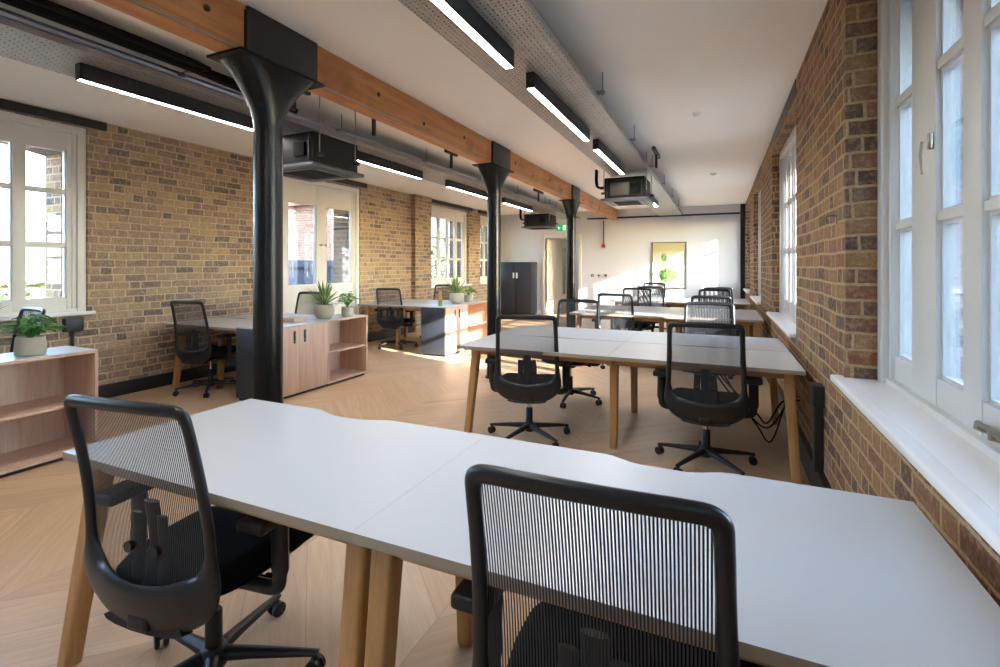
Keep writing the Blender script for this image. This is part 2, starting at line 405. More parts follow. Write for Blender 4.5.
# corridor behind the door
b = MB(); b.box(-6.3, -6.2, YB + .2, YB + 3, 0, ZC, M['plaster']); b.box(-2.3, -2.2, YB + .2, YB + 3, 0, ZC, M['plaster']); b.box(-6.3, -2.2, YB + 3, YB + 3.1, 0, ZC, M['plaster'])
tag(b.build('wall_corridor'), kind='structure')
# skirting and the cable trunking
for name, x0, x1 in (('baseboard_left', XL, XL + .05), ('baseboard_right', XR - .035, XR)):
    b = MB(); b.box(x0, x1, YF, YB, 0, .14 if 'left' in name else .17, M['skirt'], .004)
    tag(b.build(name), kind='structure')
b = MB(); b.box(DX1 + .12, .46, YB - .018, YB, 0, .12, M['frame'], .003); b.box(XL, DX0 - .12, YB - .018, YB, 0, .12, M['frame'], .003); tag(b.build('baseboard_back'), kind='structure')

# ---- windows
def window(name, side, y0, y1, z0, z1, panes, rows, arch=0., sill=True, handle=None, door=False, frame=None, gap=.105):
    """panes: list of (ya, yb) glass openings; rows: list of (za, zb)."""
    sg = 1 if side == 'R' else -1; X = XR if side == 'R' else XL
    fm = frame or M['frame' if side == 'L' else 'frame_shaded']
    def bx(b, d0, d1, ya, yb, za, zb, m, bev=0.): b.box(min(X + sg * d0, X + sg * d1), max(X + sg * d0, X + sg * d1), ya, yb, za, zb, m, bev)
    root = empty(name, (X + sg * .1, (y0 + y1) / 2, z0)); tag(root, kind='structure')
    def P(bb, nm, lab=None):
        o = bb.build(nm); o.parent = root; o.matrix_parent_inverse = Matrix.Translation(-root.location)
        if lab: o['label'] = lab
        return o
    f0, f1 = gap - .03, gap + .07
    b = MB()      # outer frame (box frame) with moulded steps
    fw = .075
    for (ya, yb) in ((y0, y0 + fw), (y1 - fw, y1)): bx(b, f0, f1, ya, yb, z0 - .03, z1, fm, .006)
    for (ya, yb) in ((y0 + fw, y0 + fw + .035), (y1 - fw - .035, y1 - fw)): bx(b, f0 + .025, f1, ya, yb, z0, z1 - .03, fm, .004)
    bx(b, f0, f1, y0 + fw, y1 - fw, z1 - fw, z1, fm, .004); bx(b, f0 + .012, f1, y0 + fw, y1 - fw, z0 - .03, z0 + .03, fm, .004)
    P(b, 'window_frame')
    b = MB()      # casements: stiles between the panes, rails, glazing bars
    c0, c1 = gap + .005, gap + .055
    ys = sorted(panes); zlo, zhi = rows[0][0], rows[-1][1]
    edges = [y0 + fw + .03] + [v for p in ys for v in p] + [y1 - fw - .03]
    for i in range(0, len(edges), 2):
        bx(b, c0, c1, edges[i], edges[i + 1], z0 + .02, z1 - fw, fm, .006)
    for (ya, yb) in ys:
        bx(b, c0 + .004, c1 - .004, ya - .004, yb + .004, z0 + .02, zlo, fm); bx(b, c0 + .004, c1 - .004, ya - .004, yb + .004, zhi, z1 - fw, fm)
        for r1, r2 in zip(rows, rows[1:]): bx(b, c0 + .006, c1 - .004, ya - .004, yb + .004, r1[1], r2[0], fm, .004)
        # moulded bead round each light
        for (za, zb) in rows:
            w = .012
            for q in ((ya, ya + w, za, zb), (yb - w, yb, za, zb), (ya + w, yb - w, za, za + w), (ya + w, yb - w, zb - w, zb)): bx(b, c0 + .018, c1 + .004, *q, fm)
            if arch and (za, zb) == rows[-1]:
                pass
    if arch:
        for (ya, yb), d in arch:
            # curved head filling the corner of the top light; d=+1 rises towards +y
            zt = rows[-1][1]; n = 10; poly = []
            for k in range(n + 1):
                t = k / n; yy = ya + (yb - ya) * t; drop = .17 * (1 - math.sin(PI / 2 * (t if d > 0 else 1 - t))) + .0
                poly.append((yy, zt - drop))
            poly += [(yb, zt + .01), (ya, zt + .01)]
            xs = (X + sg * (c0 + .006), X + sg * (c1 - .004)); b.prism(poly, min(xs), max(xs), fm, 'X')
    P(b, 'casement')
    for (ya, yb) in ys:
        b = MB(); bx(b, gap + .028, gap + .034, ya - .003, yb + .003, zlo - .003, zhi + .003, M['glass']); P(b, 'pane')
    b = MB()      # painted linings of the outer reveal
    if side == 'R':
      for (ya, yb) in ((y0 - .012, y0 + .03), (y1 - .03, y1 + .012)): bx(b, f1, .42, ya, yb, z0 - .03, z1, M['lining'])
    if side == 'R': bx(b, f1, .42, y0, y1, z1 - .03, z1 + .01, M['lining'])
    bx(b, f1, .52, y0 + .03, y1 - .03, z0 - .1, z0 - .02, M['sillw'])
    P(b, 'outer_lining')
    b = MB()     # stone lintel over the outer opening, lower than the inner head
    n = 14; poly = [(y0 - .02, z1 + .02)] + [(y0 - .02 + (y1 - y0 + .04) * k / n, z1 - (.17 if side == 'L' else .20) - (.13 if side == 'L' else .02) * (2 * k / n - 1) ** 2) for k in range(n + 1)] + [(y1 + .02, z1 + .02)]
    xs = sorted((X + sg * (.42 if side == 'R' else .16), X + sg * .499)); b.prism(poly, xs[0], xs[1], M['brick_dark'], 'X'); P(b, 'outer_lintel')
    if side == 'L':
        b = MB()
        for q in ((y0 + .001, y0 + .15), (y1 - .13, y1 - .001)): bx(b, .20, .499, q[0], q[1], z0 - .03, z1, M['brick_dark'])
        P(b, 'outer_reveal')
    if sill:
        b = MB(); xa, xb = X - sg * .004, X + sg * (gap - .01)
        b.box(min(xa, xb), max(xa, xb), y0 + .002, y1 - .002, z0 - .032, z0 + .002, M['sillw'], .008, 3)
        xa, xb = X - sg * .055, X + sg * .0
        b.box(min(xa, xb), max(xa, xb), y0 - .05, y1 + .05, z0 - .032, z0 + .0025, M['sillw'], .010, 3); P(b, 'window_sill')
    if handle:
        for (hy, hz, kind) in handle:
            b = MB(); xx = X + sg * (c0 - .002)
            if kind == 'espagnolette':
                b.box(xx - .014, xx + .002, hy - .010, hy + .010, hz - .03, hz + .03, M['brass'], .004)
                b.sweep([(xx - .03, hy, hz), (xx - .034, hy + .004, hz - .05), (xx - .032, hy + .006, hz - .10), (xx - .03, hy + .006, hz - .12)], [.006, .005, .004, .006], M['brass'], 8)
                P(b, 'handle')
            elif kind == 'stay':
                b.box(xx - .012, xx + .004, hy - .07, hy + .07, hz - .010, hz + .010, M['brass'], .003)
                b.sweep([(xx - .02, hy + .075, hz + .012), (xx - .024, hy + .02, hz + .016), (xx - .028, hy - .05, hz + .014), (xx - .03, hy - .12, hz + .012)], [.010, .007, .006, .009], M['brass'], 8)
                b.sweep([(xx - .004, hy + .06, hz), (xx - .03, hy + .06, hz + .01)], .013, M['brass'], 10)
                b.sweep([(xx - .004, hy - .03, hz), (xx - .034, hy - .03, hz + .005)], .012, M['brass'], 10)
                P(b, 'window_stay')
            elif kind == 'knob':
                b.sweep([(xx, hy, hz), (xx - sg * .03, hy, hz), (xx - sg * .045, hy, hz), (xx - sg * .055, hy, hz)], [.006, .008, .019, .010], M['brass'], 12)
                P(b, 'knob')
    return root

def rows3(a, b, g=.03):
    h = (b - a - 2 * g) / 3; return [(a, a + h), (a + h + g, a + 2 * h + g), (a + 2 * h + 2 * g, b)]
RR = [(.995, 1.535), (1.565, 2.055), (2.09, 2.56)]
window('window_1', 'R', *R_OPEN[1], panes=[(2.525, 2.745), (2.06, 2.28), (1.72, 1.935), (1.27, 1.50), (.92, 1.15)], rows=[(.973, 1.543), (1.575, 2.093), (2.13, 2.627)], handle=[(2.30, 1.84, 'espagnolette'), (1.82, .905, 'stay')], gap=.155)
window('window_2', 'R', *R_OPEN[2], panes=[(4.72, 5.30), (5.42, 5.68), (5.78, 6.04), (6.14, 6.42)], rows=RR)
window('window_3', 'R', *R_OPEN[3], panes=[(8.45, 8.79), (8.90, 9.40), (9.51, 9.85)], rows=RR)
blk = plain('black_steel_frame', srgb(30, 32, 36), .4)
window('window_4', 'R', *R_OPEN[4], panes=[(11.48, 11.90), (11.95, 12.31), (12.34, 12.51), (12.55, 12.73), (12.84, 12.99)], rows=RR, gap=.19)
window('window_5', 'R', *R_OPEN[0], panes=[(-2.5, -2.2), (-2.1, -1.7), (-1.5, -1.1), (-1.0, -.7)], rows=RR)  # unseen window added behind the camera to light the front table
LRr = [(1.06, 1.57), (1.60, 2.10), (2.13, 2.53)]
window('window_6', 'L', *L_OPEN[1], panes=[(.78, 1.10), (1.19, 1.51), (1.98, 2.30), (2.39, 2.71)], rows=LRr, gap=.05)
window('window_7', 'L', *L_OPEN[2], panes=[(5.47, 6.03), (6.26, 6.86)], rows=[(1.08, 2.36)], sill=False, handle=[(6.09, 1.72, 'knob'), (6.19, 1.72, 'knob')], gap=.05)
window('window_8', 'L', *L_OPEN[3], panes=[(9.46, 9.86), (9.96, 10.26), (10.36, 10.66), (10.76, 11.06)], rows=rows3(1.08, 2.50), gap=.10)
window('window_9', 'L', *L_OPEN[4], panes=[(12.0, 12.28), (12.38, 12.66), (12.72, 12.9)], rows=rows3(1.08, 2.50), gap=.10)
window('window_10', 'L', *L_OPEN[0], panes=[(-2.5, -2.0), (-1.8, -1.3), (-1.15, -.7)], rows=LRr, gap=.05)  # left counterpart of the added window behind the camera, also for light
# black lintel bars along the ceiling above the openings
i = 0
for side, ops in (('R', R_OPEN[1:4]), ('L', L_OPEN[1:])):
    for (a, c, z0, z1) in ops:
        i += 1; X = XR if side == 'R' else XL; sg = 1 if side == 'R' else -1
        b = MB(); xs = sorted((X - sg * (.03 if side == 'L' else .006), X + sg * .05))
        lo = 2.79 if side == 'L' else 2.77
        b.box(xs[0], xs[1], a - .14 if side == 'L' else a, c + .16 if side == 'L' else c, lo, ZC - .005, M['steel_black'], .004)
        tag(b.build('trim_%d' % i), kind='structure')
# black steel glazed panel in the far right corner
root = empty('window_11', (.5, YB, 0)); tag(root, kind='structure')
b = MB(); x0, x1, yy = .452, XR + .18, YB + .01
b.box(x0, x1, yy - .03, yy + .03, 2.38, ZC, blk)
for zz in (.02, .62, 1.22, 1.80, 2.36): b.box(x0, x1, yy - .025, yy + .025, zz, zz + .035, blk)
for xx in (x0, x0 + .085, x1 - .03): b.box(xx, xx + .022, yy - .025, yy + .025, .02, 2.4, blk)
o = b.build('steel_frame'); o.parent = root; o.matrix_parent_inverse = Matrix.Translation(-root.location)
b = MB(); b.box(x0, x1, yy + .0, yy + .006, .04, 2.38, plain('dark_reflective_glass', srgb(52, 62, 76), .12)); o = b.build('pane'); o.parent = root; o.matrix_parent_inverse = Matrix.Translation(-root.location)

# ---- door in the back wall, standing ajar into the room beyond
root = empty('door_1', (DX0, YB, 0)); tag(root, kind='structure')
def PD(bb, nm, par=None):
    o = bb.build(nm); o.parent = par or root
    o.matrix_parent_inverse = Matrix.Translation(-root.location) if par is None else Matrix.Identity(4)
    return o
b = MB(); fr = M['frame']
b.box(DX0 - .09, DX0, YB - .025, YB + .22, 0, DZ + .09, fr, .006); b.box(DX1, DX1 + .09, YB - .025, YB + .22, 0, DZ + .09, fr, .006); b.box(DX0, DX1, YB - .025, YB + .22, DZ, DZ + .09, fr, .006)
PD(b, 'door_frame')
leaf = empty('door_leaf', (0, 0, 0)); leaf.parent = root; leaf.location = (.02, .05, 0); leaf.rotation_euler = (0, 0, math.radians(62))
b = MB(); lw, lm = .92, M['frame']
b.box(0, .62, -.022, .022, .01, DZ - .01, lm); b.box(.76, lw, -.022, .022, .01, DZ - .01, lm); b.box(.62, .76, -.022, .022, .01, .55, lm); b.box(.62, .76, -.022, .022, 1.9, DZ - .01, lm)
o = b.build('door_panel'); o.parent = leaf
b = MB(); b.box(.62, .76, -.004, .004, .55, 1.9, M['glass']); o = b.build('pane'); o.parent = leaf
b = MB(); b.sweep([(.86, -.03, 1.0), (.86, -.06, 1.0), (.76, -.065, 1.0)], .009, M['chrome'], 8); o = b.build('handle'); o.parent = leaf

# ------------------------------------------------------------------ iron columns and the timber beam
XB = -2.56
b = MB()
b.box(XB - .07, XB + .07, YF, YB, 2.60, ZC - .002, M['beam'], .006)
b.box(XB + .071, XB + .078, YF, YB, 2.606, 2.614, M['galv'])
beam = b.build('timber_beam'); tag(beam, 'long orange timber ceiling beam carried on three black iron columns', 'beam', kind='thing')
for k in range(22):
    yy = -2.6 + k * .72
    if any(abs(yy - q) < .4 for q in (2.2, 5.54, 9.0)): continue
    b = MB(); b.wheel((XB + .072, yy + .03 * (-1) ** k, 2.72 + .03 * (-1) ** k), .018, .012, M['steel_black'], (1, 0, 0), 10); o = b.build('bolt', beam)
def column(y, label):
    r = empty('iron_column', (XB, y, 0)); tag(r, label, 'column', 'black cast iron columns under the timber beam', 'thing')
    b = MB()
    b.lathe([(.110, 0), (.110, .02), (.094, .03), (.092, .12), (.0875, .14), (.087, .3), (.0835, 2.24)], M['iron'], 32)
    b.build('shaft', r)
    b = MB()        # capital: a flaring loft from the round shaft to a rectangle under the plate
    def cap_pt(u, v):
        z = 2.24 + .343 * v; k = max(0, v) ** 1.7; rx = .0835 + .052 * k; ry = .0835 + .185 * k; e = 2 / (2 + 3.5 * v ** 1.5)
        a = 2 * PI * u; ca, sa = math.cos(a), math.sin(a)
        f = 1 + .05 * math.sin(PI * v) * (abs(math.cos(2 * a)) ** 6)
        return (rx * f * math.copysign(abs(ca) ** e, ca), ry * f * math.copysign(abs(sa) ** e, sa) + .015 * k, z)
    b.grid(cap_pt, 64, 18, M['iron']); bmesh.ops.remove_doubles(b.bm, verts=b.bm.verts[:], dist=.0004)
    b.box(-.15, .14, -.30, .34, 2.582, 2.599, M['iron'], .005)
    b.build('capital', r)
    b = MB(); b.box(-.09, .09, -.215, .32, 2.60, ZC - .004, M['steel_black'], .004); b.box(-.098, .098, -.225, -.205, 2.60, ZC - .03, M['steel_black']); b.build('packing_box', r)
    return r
column(2.20, 'black cast iron column nearest the camera, behind the front white table')
column(5.54, 'second black iron column, beside the far left desks and their wooden cabinet')
column(9.0, 'third black iron column, thinnest, in front of the open door')

# ------------------------------------------------------------------ services under the ceiling
def tray(name, x0, x1, y0, y1, label):
    r = empty(name, ((x0 + x1) / 2, (y0 + y1) / 2, 2.65)); tag(r, label, 'cable tray', 'perforated steel cable trays under the ceiling')
    c = r.location
    b = MB(); b.box(x0, x1, y0, y1, 2.65, 2.653, M['perf']); b.box(x0, x0 + .003, y0, y1, 2.653, 2.69, M['galv']); b.box(x1 - .003, x1, y0, y1, 2.653, 2.69, M['galv'])
    b.box(x0, x0 + .014, y0, y1, 2.687, 2.691, M['galv']); b.box(x1 - .014, x1, y0, y1, 2.687, 2.691, M['galv'])
    b.build('tray', r, None).location = -Vector(c)
    b = MB()
    for k in range(9):
        xx = x0 + .045 + k * (x1 - x0 - .09) / 8; b.sweep([(xx + .010 * math.sin(q * 1.7 + k * 2.1), y0 + (y1 - y0) * q / 24, 2.678 + .004 * math.sin(q + k)) for q in range(25)], .024, M['cable'], 6)
    o = b.build('data_cables', r); o.location = -Vector(c); o['kind'] = 'stuff'
    yy = y0 + .8
    while yy < y1 - .2:
        b = MB()
        b.box(x0 - .04, x1 + .04, yy - .02, yy + .02, 2.63 + .085, 2.63 + .105, M['galv'])
        for xx in (x0 - .025, x1 + .025): b.sweep([(xx, yy, 2.70), (xx, yy, ZC)], .005, M['galv'], 6)
        o = b.build('hanger', r); o.location = -Vector(c); yy += 1.55
    return r
tray('cable_tray', -1.405, -.855, YF + .2, YB - .25, 'perforated steel tray above the desks, carrying the right row of lights')
tray('cable_tray', -3.97, -3.44, YF + .2, YB - .25, 'perforated steel tray along the brick side, carrying the left row of lights')
def linear_light(x, y0, y1, label, grp):
    r = empty('linear_light', (x, (y0 + y1) / 2, 2.545)); tag(r, label, 'light', grp); c = -Vector(r.location)
    b = MB(); w = .028; z0, z1 = 2.545, 2.649
    b.box(x - w, x - w + .004, y0, y1, z0, z1, M['steel_black']); b.box(x + w - .004, x + w, y0, y1, z0, z1, M['steel_black']); b.box(x - w, x + w, y0, y1, z1 - .004, z1, M['steel_black'])
    b.box(x - w, x + w, y0, y0 + .004, z0, z1, M['steel_black']); b.box(x - w, x + w, y1 - .004, y1, z0, z1, M['steel_black'])
    b.build('housing', r).location = c
    b = MB(); b.box(x - w + .005, x + w - .005, y0 + .005, y1 - .005, z0 + .003, z0 + .012, M['led']); b.build('diffuser', r).location = c
XLR, XLL = -1.135, -3.665
g1, g2 = 'lights under the right tray', 'lights under the left tray'
for y0, y1, lb in ((-.7, .8, None), (1.17, 2.68, 'nearest lit strip light under the right tray, cut by the top of the photo'), (3.02, 4.53, 'second lit strip light under the right tray'), (4.88, 6.36, 'third lit strip light, ending at the ceiling unit'), (8.45, 10.1, 'short far lit strip light beyond the right ceiling unit')):
    if lb: linear_light(XLR, y0, y1, lb, g1)
for y0, y1, lb in ((1.73, 3.23, 'nearest lit strip light on the left tray, above the brick wall'), (4.10, 5.60, 'lit strip light just beyond the left ceiling unit'), (6.28, 7.82, 'third lit strip light on the left tray, behind the second column'), (8.35, 9.85, 'farthest lit strip light on the left tray')):
    linear_light(XLL, y0, y1, lb, g2)
linear_light(XLR, -.68, .82, 'strip light on the right tray overhead of the camera', g1)
linear_light(XLL, -.77, .73, 'strip light on the left tray overhead of the camera', g2)

linear_light(-4.6, YB + .9, YB + 2.4, 'strip light added to brighten the corridor behind the open door', 'lights added beyond the back wall')  # no lamp known here, added to brighten the corridor
def ac_unit(x0, x1, y0, y1, label, panel=True):
    c = Vector(((x0 + x1) / 2, (y0 + y1) / 2, 2.25)); r = empty('air_conditioner', c); tag(r, label, 'air conditioner', 'ceiling cassette units hung below the trays')
    hx, hy = (x1 - x0) / 2, (y1 - y0) / 2
    b = MB(); b.box(-hx, hx, -hy, hy, .03, .31, M['darkbox'], .006)
    if panel: b.box(-hx * .70, hx * .25, -hy - .012, -hy + .01, .07, .24, plain('olive_access_panel', srgb(74, 71, 58), .6), .003)
    b.box(hx * .32, hx * .75, -hy - .03, -hy + .01, .10, .22, M['cable'], .006)
    for q in (-.9, .85): b.box(hx * q, hx * (q + .04), -hy - .014, -hy, .05, .29, M['steel_black'])
    b.build('casing', r)
    b = MB(); e = .045
    b.box(-hx - e, hx + e, -hy - e, hy + e, 0, .032, M['grille'], .006)
    b.build('grille_panel', r)
    b = MB()
    for k in range(14):
        yy = -hy * .6 + k * hy * 1.2 / 13; b.box(-hx * .62, hx * .62, yy - .006, yy + .006, -.006, .002, M['darkbox'])
    for q in (-1, 1):
        b.box(q * hx * .78, q * hx * .92, -hy * .8, hy * .8, -.004, .002, M['black']); b.box(-hx * .7, hx * .7, q * hy * .78, q * hy * .9, -.004, .002, M['black'])
    b.build('louvre', r)
    for sx in (-1, 1):
        for sy in (-1, 1):
            b = MB(); b.sweep([(sx * (hx + .02), sy * hy * .8, .1), (sx * (hx + .02), sy * hy * .8, ZC - 2.25)], .006, M['galv'], 6)
            b.box(sx * (hx + .03) - .025, sx * (hx + .03) + .025, sy * hy * .8 - .02, sy * hy * .8 + .02, .10, .13, M['steel_black'])
            b.build('hanging_rod', r)
    b = MB(); sx = -1
    for k, (yy, rr) in enumerate(((-.75, .016), (-.62, .012), (-.5, .012))):
        b.sweep(catmull([(sx * hx, yy * hy, .2), (sx * (hx + .09), yy * hy, .2), (sx * (hx + .13), yy * hy, .26), (sx * (hx + .13), yy * hy, .45)], 4), rr, M['cable'], 8)
    b.build('refrigerant_pipes', r)
ac_unit(-1.42, -.90, 6.62, 7.22, 'dark ceiling cassette unit under the right tray, past the third strip light')
ac_unit(-3.84, -3.24, 3.25, 3.83, 'large dark ceiling cassette unit behind the nearest column', False)
ac_unit(-4.09, -3.52, 10.5, 11.1, 'small-looking far ceiling cassette unit above the dark locker', False)

def run(name, pts, r, m, label, cat, sm=0, group=None):
    b = MB(); b.sweep(catmull(pts, 5) if sm else pts, r, m, 8); return tag(b.build(name), label, cat, group)
gp = 'black pipes and cables above the left tray'
run('insulated_pipe', [(-3.42, YF + .3, 2.79), (-3.42, 3.1, 2.79)], .036, M['cable'], 'thickest black pipe running above the left tray up to the ceiling unit', 'pipe', 0, gp)
run('insulated_pipe', [(-3.34, YF + .3, 2.80), (-3.34, 1.9, 2.80), (-3.37, 2.3, 2.76), (-3.385, 3.2, 2.735)], .026, M['cable'], 'thinner black pipe beside the left tray, bending down to it', 'pipe', 1, gp)
run('insulated_pipe', [(-3.50, YF + .3, 2.73), (-3.50, 11, 2.73)], .028, M['galv'], 'long grey conduit lying along the right edge of the left tray', 'pipe', 0, gp)
run('insulated_pipe', [(-3.62, 3.9, 2.76), (-3.60, 10.4, 2.76)], .022, M['cable'], 'long thin black pipe on the far half of the left tray', 'pipe', 0, gp)
run('steel_conduit', [(-3.3, YB - .05, 2.66), (.44, YB - .05, 2.66)], .022, M['steel_black'], 'thin black conduit across the top of the white back wall', 'conduit')
run('red_cable', [(-3.6, .35, 2.84), (-3.35, .9, 2.84), (-3.15, 1.25, 2.85), (-3.0, 1.4, 2.87)], .014, M['red'], 'red cable clipped to the ceiling above the left tray', 'cable', 1)
gs = 'black channel brackets fixed to the ceiling by the trays'
for (x, y, w, lb) in ((-3.2, 3.0, .34, 'black ceiling bracket just before the left ceiling unit'), (-3.1, 3.9, .9, 'long black ceiling rail above the left ceiling unit'), (-3.2, 5.6, .3, 'black ceiling bracket beside the left tray before the second column'), (-3.25, 7.0, .3, 'black ceiling bracket beside the left tray at the second column'), (-3.28, 9.2, .5, 'farthest black ceiling bracket beside the left tray'), (-.76, 6.7, .6, 'black ceiling rail beside the right ceiling unit')):
    b = MB(); b.box(x - .02, x + .02, y - w / 2, y + w / 2, ZC - .045, ZC - .002, M['steel_black'], .003); b.box(x - .014, x + .014, y - .015, y + .015, 2.66, ZC - .04, M['steel_black'])
    tag(b.build('ceiling_bracket'), lb, 'bracket', gs)
for (x, y, lb) in ((-.2, 5.2, 'small white smoke detector on the ceiling near the brick wall'), (-.1, 8.7, 'small white smoke detector on the ceiling far off near the back wall'), (-3.0, 8.3, 'small white ceiling detector beside the beam')):
    b = MB(); b.lathe([(.05, 0), (.045, -.012), (.03, -.03), (.012, -.035)], M['whitep'], 20, (x, y, ZC)); tag(b.build('smoke_detector'), lb, 'smoke detector', 'detectors on the ceiling')

# ------------------------------------------------------------------ desks
def leg_mesh(b, top, foot, w=.032, m=None):
    t, f = Vector(top), Vector(foot); m = m or M['legoak']; n0 = len(b.bm.verts)
    v = b.box(-w, w, -w, w, 0, 1, m, .012, 3)
    ax = t - f
    for p in v:
        k = p.co.z; sc = 1.0 * k + .84 * (1 - k); c = f + ax * min(max(k, 0), 1); p.co = Vector((c.x + p.co.x * sc, c.y + p.co.y * sc, c.z))
def scallop_edge(x0, x1, y, sgn, depth=.045, n=12, half=.20):
    """points from x0 to x1 along y with a shallow cable scallop in the middle; sgn = direction into the top"""
    cx = (x0 + x1) / 2 + .0; d = 1 if x1 > x0 else -1; pts = [(x0, y)]
    for k in range(n + 1):
        t = k / n; x = cx - d * half + d * 2 * half * t
        s = math.sin(PI * min(t * 3, 1) / 2) if t < 1 / 3 else (math.sin(PI * min((1 - t) * 3, 1) / 2) if t > 2 / 3 else 1)
        s = s * s
        pts.append((x, y + sgn * depth * s))
    pts.append((x1, y)); return pts
DT, TH = .735, .026
def top_mesh(b, x0, x1, y0, y1, scal, dep=.045):
    if scal == 'far': poly = [(x0, y0), (x1, y0)] + scallop_edge(x1, x0, y1, -1, dep)
    elif scal == 'near': poly = scallop_edge(x0, x1, y0, 1, dep) + [(x1, y1), (x0, y1)]
    b.prism(poly, DT - TH, DT, M['desk'], 'Z', M['deskedge'])
def P(b, name, root, label=None):
    o = b.build(name); o.parent = root; o.matrix_parent_inverse = Matrix.Translation(-root.location)
    if label: o['label'] = label
    return o
def single_desk(x0, x1, y0, y1, label, grp):
    r = empty('desk', ((x0 + x1) / 2, (y0 + y1) / 2, 0)); tag(r, label, 'desk', grp)
    b = MB(); top_mesh(b, x0, x1, y0, y1, 'far'); P(b, 'tabletop', r)
    b = MB(); i = .13
    b.box(x0 + .06, x1 - .06, y0 + .07, y0 + .10, DT - TH - .055, DT - TH, M['railoak']); b.box(x0 + .06, x1 - .06, y1 - .14, y1 - .11, DT - TH - .055, DT - TH, M['railoak'])
    for xx in (x0 + .08, x1 - .08): b.box(xx - .015, xx + .015, y0 + .07, y1 - .11, DT - TH - .055, DT - TH, M['railoak'])
    P(b, 'frame_rail', r)
    for sx in (0, 1):
        for sy in (0, 1):
            tx = x0 + (.075 if x0 < -1.5 else .045) if sx == 0 else x1 - (.035 if x0 < -1.5 else .075); ty = y0 + .09 if sy == 0 else y1 - .12
            fx = tx + ((-.045 if sx == 0 else .045) if (x0 < -1.5) == (sx == 0) else 0); fy = ty + (-.085 if sy == 0 else .03)
            b = MB(); leg_mesh(b, (tx, ty, DT - TH), (fx, fy, 0)); P(b, 'leg', r)
    return r
xm = -.815
single_desk(-2.085, xm - .0003, .94, 1.69, 'near left half of the front white table, with the empty chair at its corner', 'front white desks')
single_desk(xm + .0003, .483, .94, 1.69, 'near right half of the front white table, running to the brick wall', 'front white desks')

def bench(x0, x1, y0, y1, label, cables=False, seed=0):
    r = empty('bench_desk', ((x0 + x1) / 2, (y0 + y1) / 2, 0)); tag(r, label, 'desk', 'double bench desks down the room')
    xm, ym = (x0 + x1) / 2, (y0 + y1) / 2; g = .006
    for (a, c) in ((x0, xm - .001), (xm + .001, x1)):
        b = MB(); top_mesh(b, a, c, y0, ym - g, 'far', .012); P(b, 'tabletop', r)
        b = MB(); top_mesh(b, a, c, ym + g, y1, 'near', .012); P(b, 'tabletop', r)
    b = MB(); z0, z1 = DT - TH - .06, DT - TH
    for yy in (y0 + .16, y1 - .16): b.box(x0 + .08, x1 - .08, yy - .015, yy + .015, z0, z1, M['railoak'])
    for xx in (x0 + .10, xm, x1 - .08): b.box(xx - .02, xx + .02, y0 + .10, y1 - .10, z0, z1, M['railoak'])
    P(b, 'frame_rail', r)
    b = MB(); b.box(x0 + .15, x1 - .15, ym - .07, ym + .07, DT - .15, DT - .145, M['galv']); b.box(x0 + .15, x1 - .15, ym - .07, ym - .066, DT - .15, DT - .09, M['galv']); b.box(x0 + .15, x1 - .15, ym + .066, ym + .07, DT - .15, DT - .09, M['galv'])
    P(b, 'cable_basket', r)
    for (tx, fx) in ((x0 + .11, x0 + .045), (xm, xm), (x1 - .08, x1 - .035)):
        ins = .12 if tx != xm else .26
        for (ty, s) in ((y0 + ins + .03, -1), (y1 - ins - .03, 1)):
            b = MB(); leg_mesh(b, (tx, ty, DT - TH), (fx, ty + s * .04, 0)); P(b, 'leg', r)
    return r
bench(-1.955, .480, 3.51, 5.01, 'long double desk directly behind the front table')
bench(-1.90, .475, 6.60, 8.12, 'second double desk down the room, in line behind the first')
bench(-1.90, .470, 9.30, 10.80, 'farthest double desk, nearest the back wall')
bench(-5.74, -4.55, 3.52, 4.95, 'pale desk against the brick wall behind the nearest column')
bench(-5.78, -4.70, .30, 1.72, 'pale desk mostly hidden behind the low shelf unit at the left edge')
bench(-5.60, -4.32, 6.62, 8.05, 'far pale desk against the brick wall past the white glazed doors')

for k, (x, y, sp, dn) in enumerate(((.20, 4.15, .22, .42), (.26, 4.25, .16, .55), (.24, 4.05, .12, .36))):
    pts = [(x - .28, y - .02, .62), (x - .16, y - .02, .60 - dn * .35), (x, y - .02, .60 - dn * .8), (x + sp * .6, y, .60 - dn), (x + sp + .05, y + .02, .40), (XR - .03, y + .03, .42)]
    run('power_cable', pts, .006, M['cable'], ['uppermost black cable drooping below the first double desk by the brick wall', 'lowest black cable drooping below the first double desk by the brick wall', 'middle black cable drooping below the first double desk by the brick wall'][k], 'cable', 1, 'cables hanging under the first double desk')

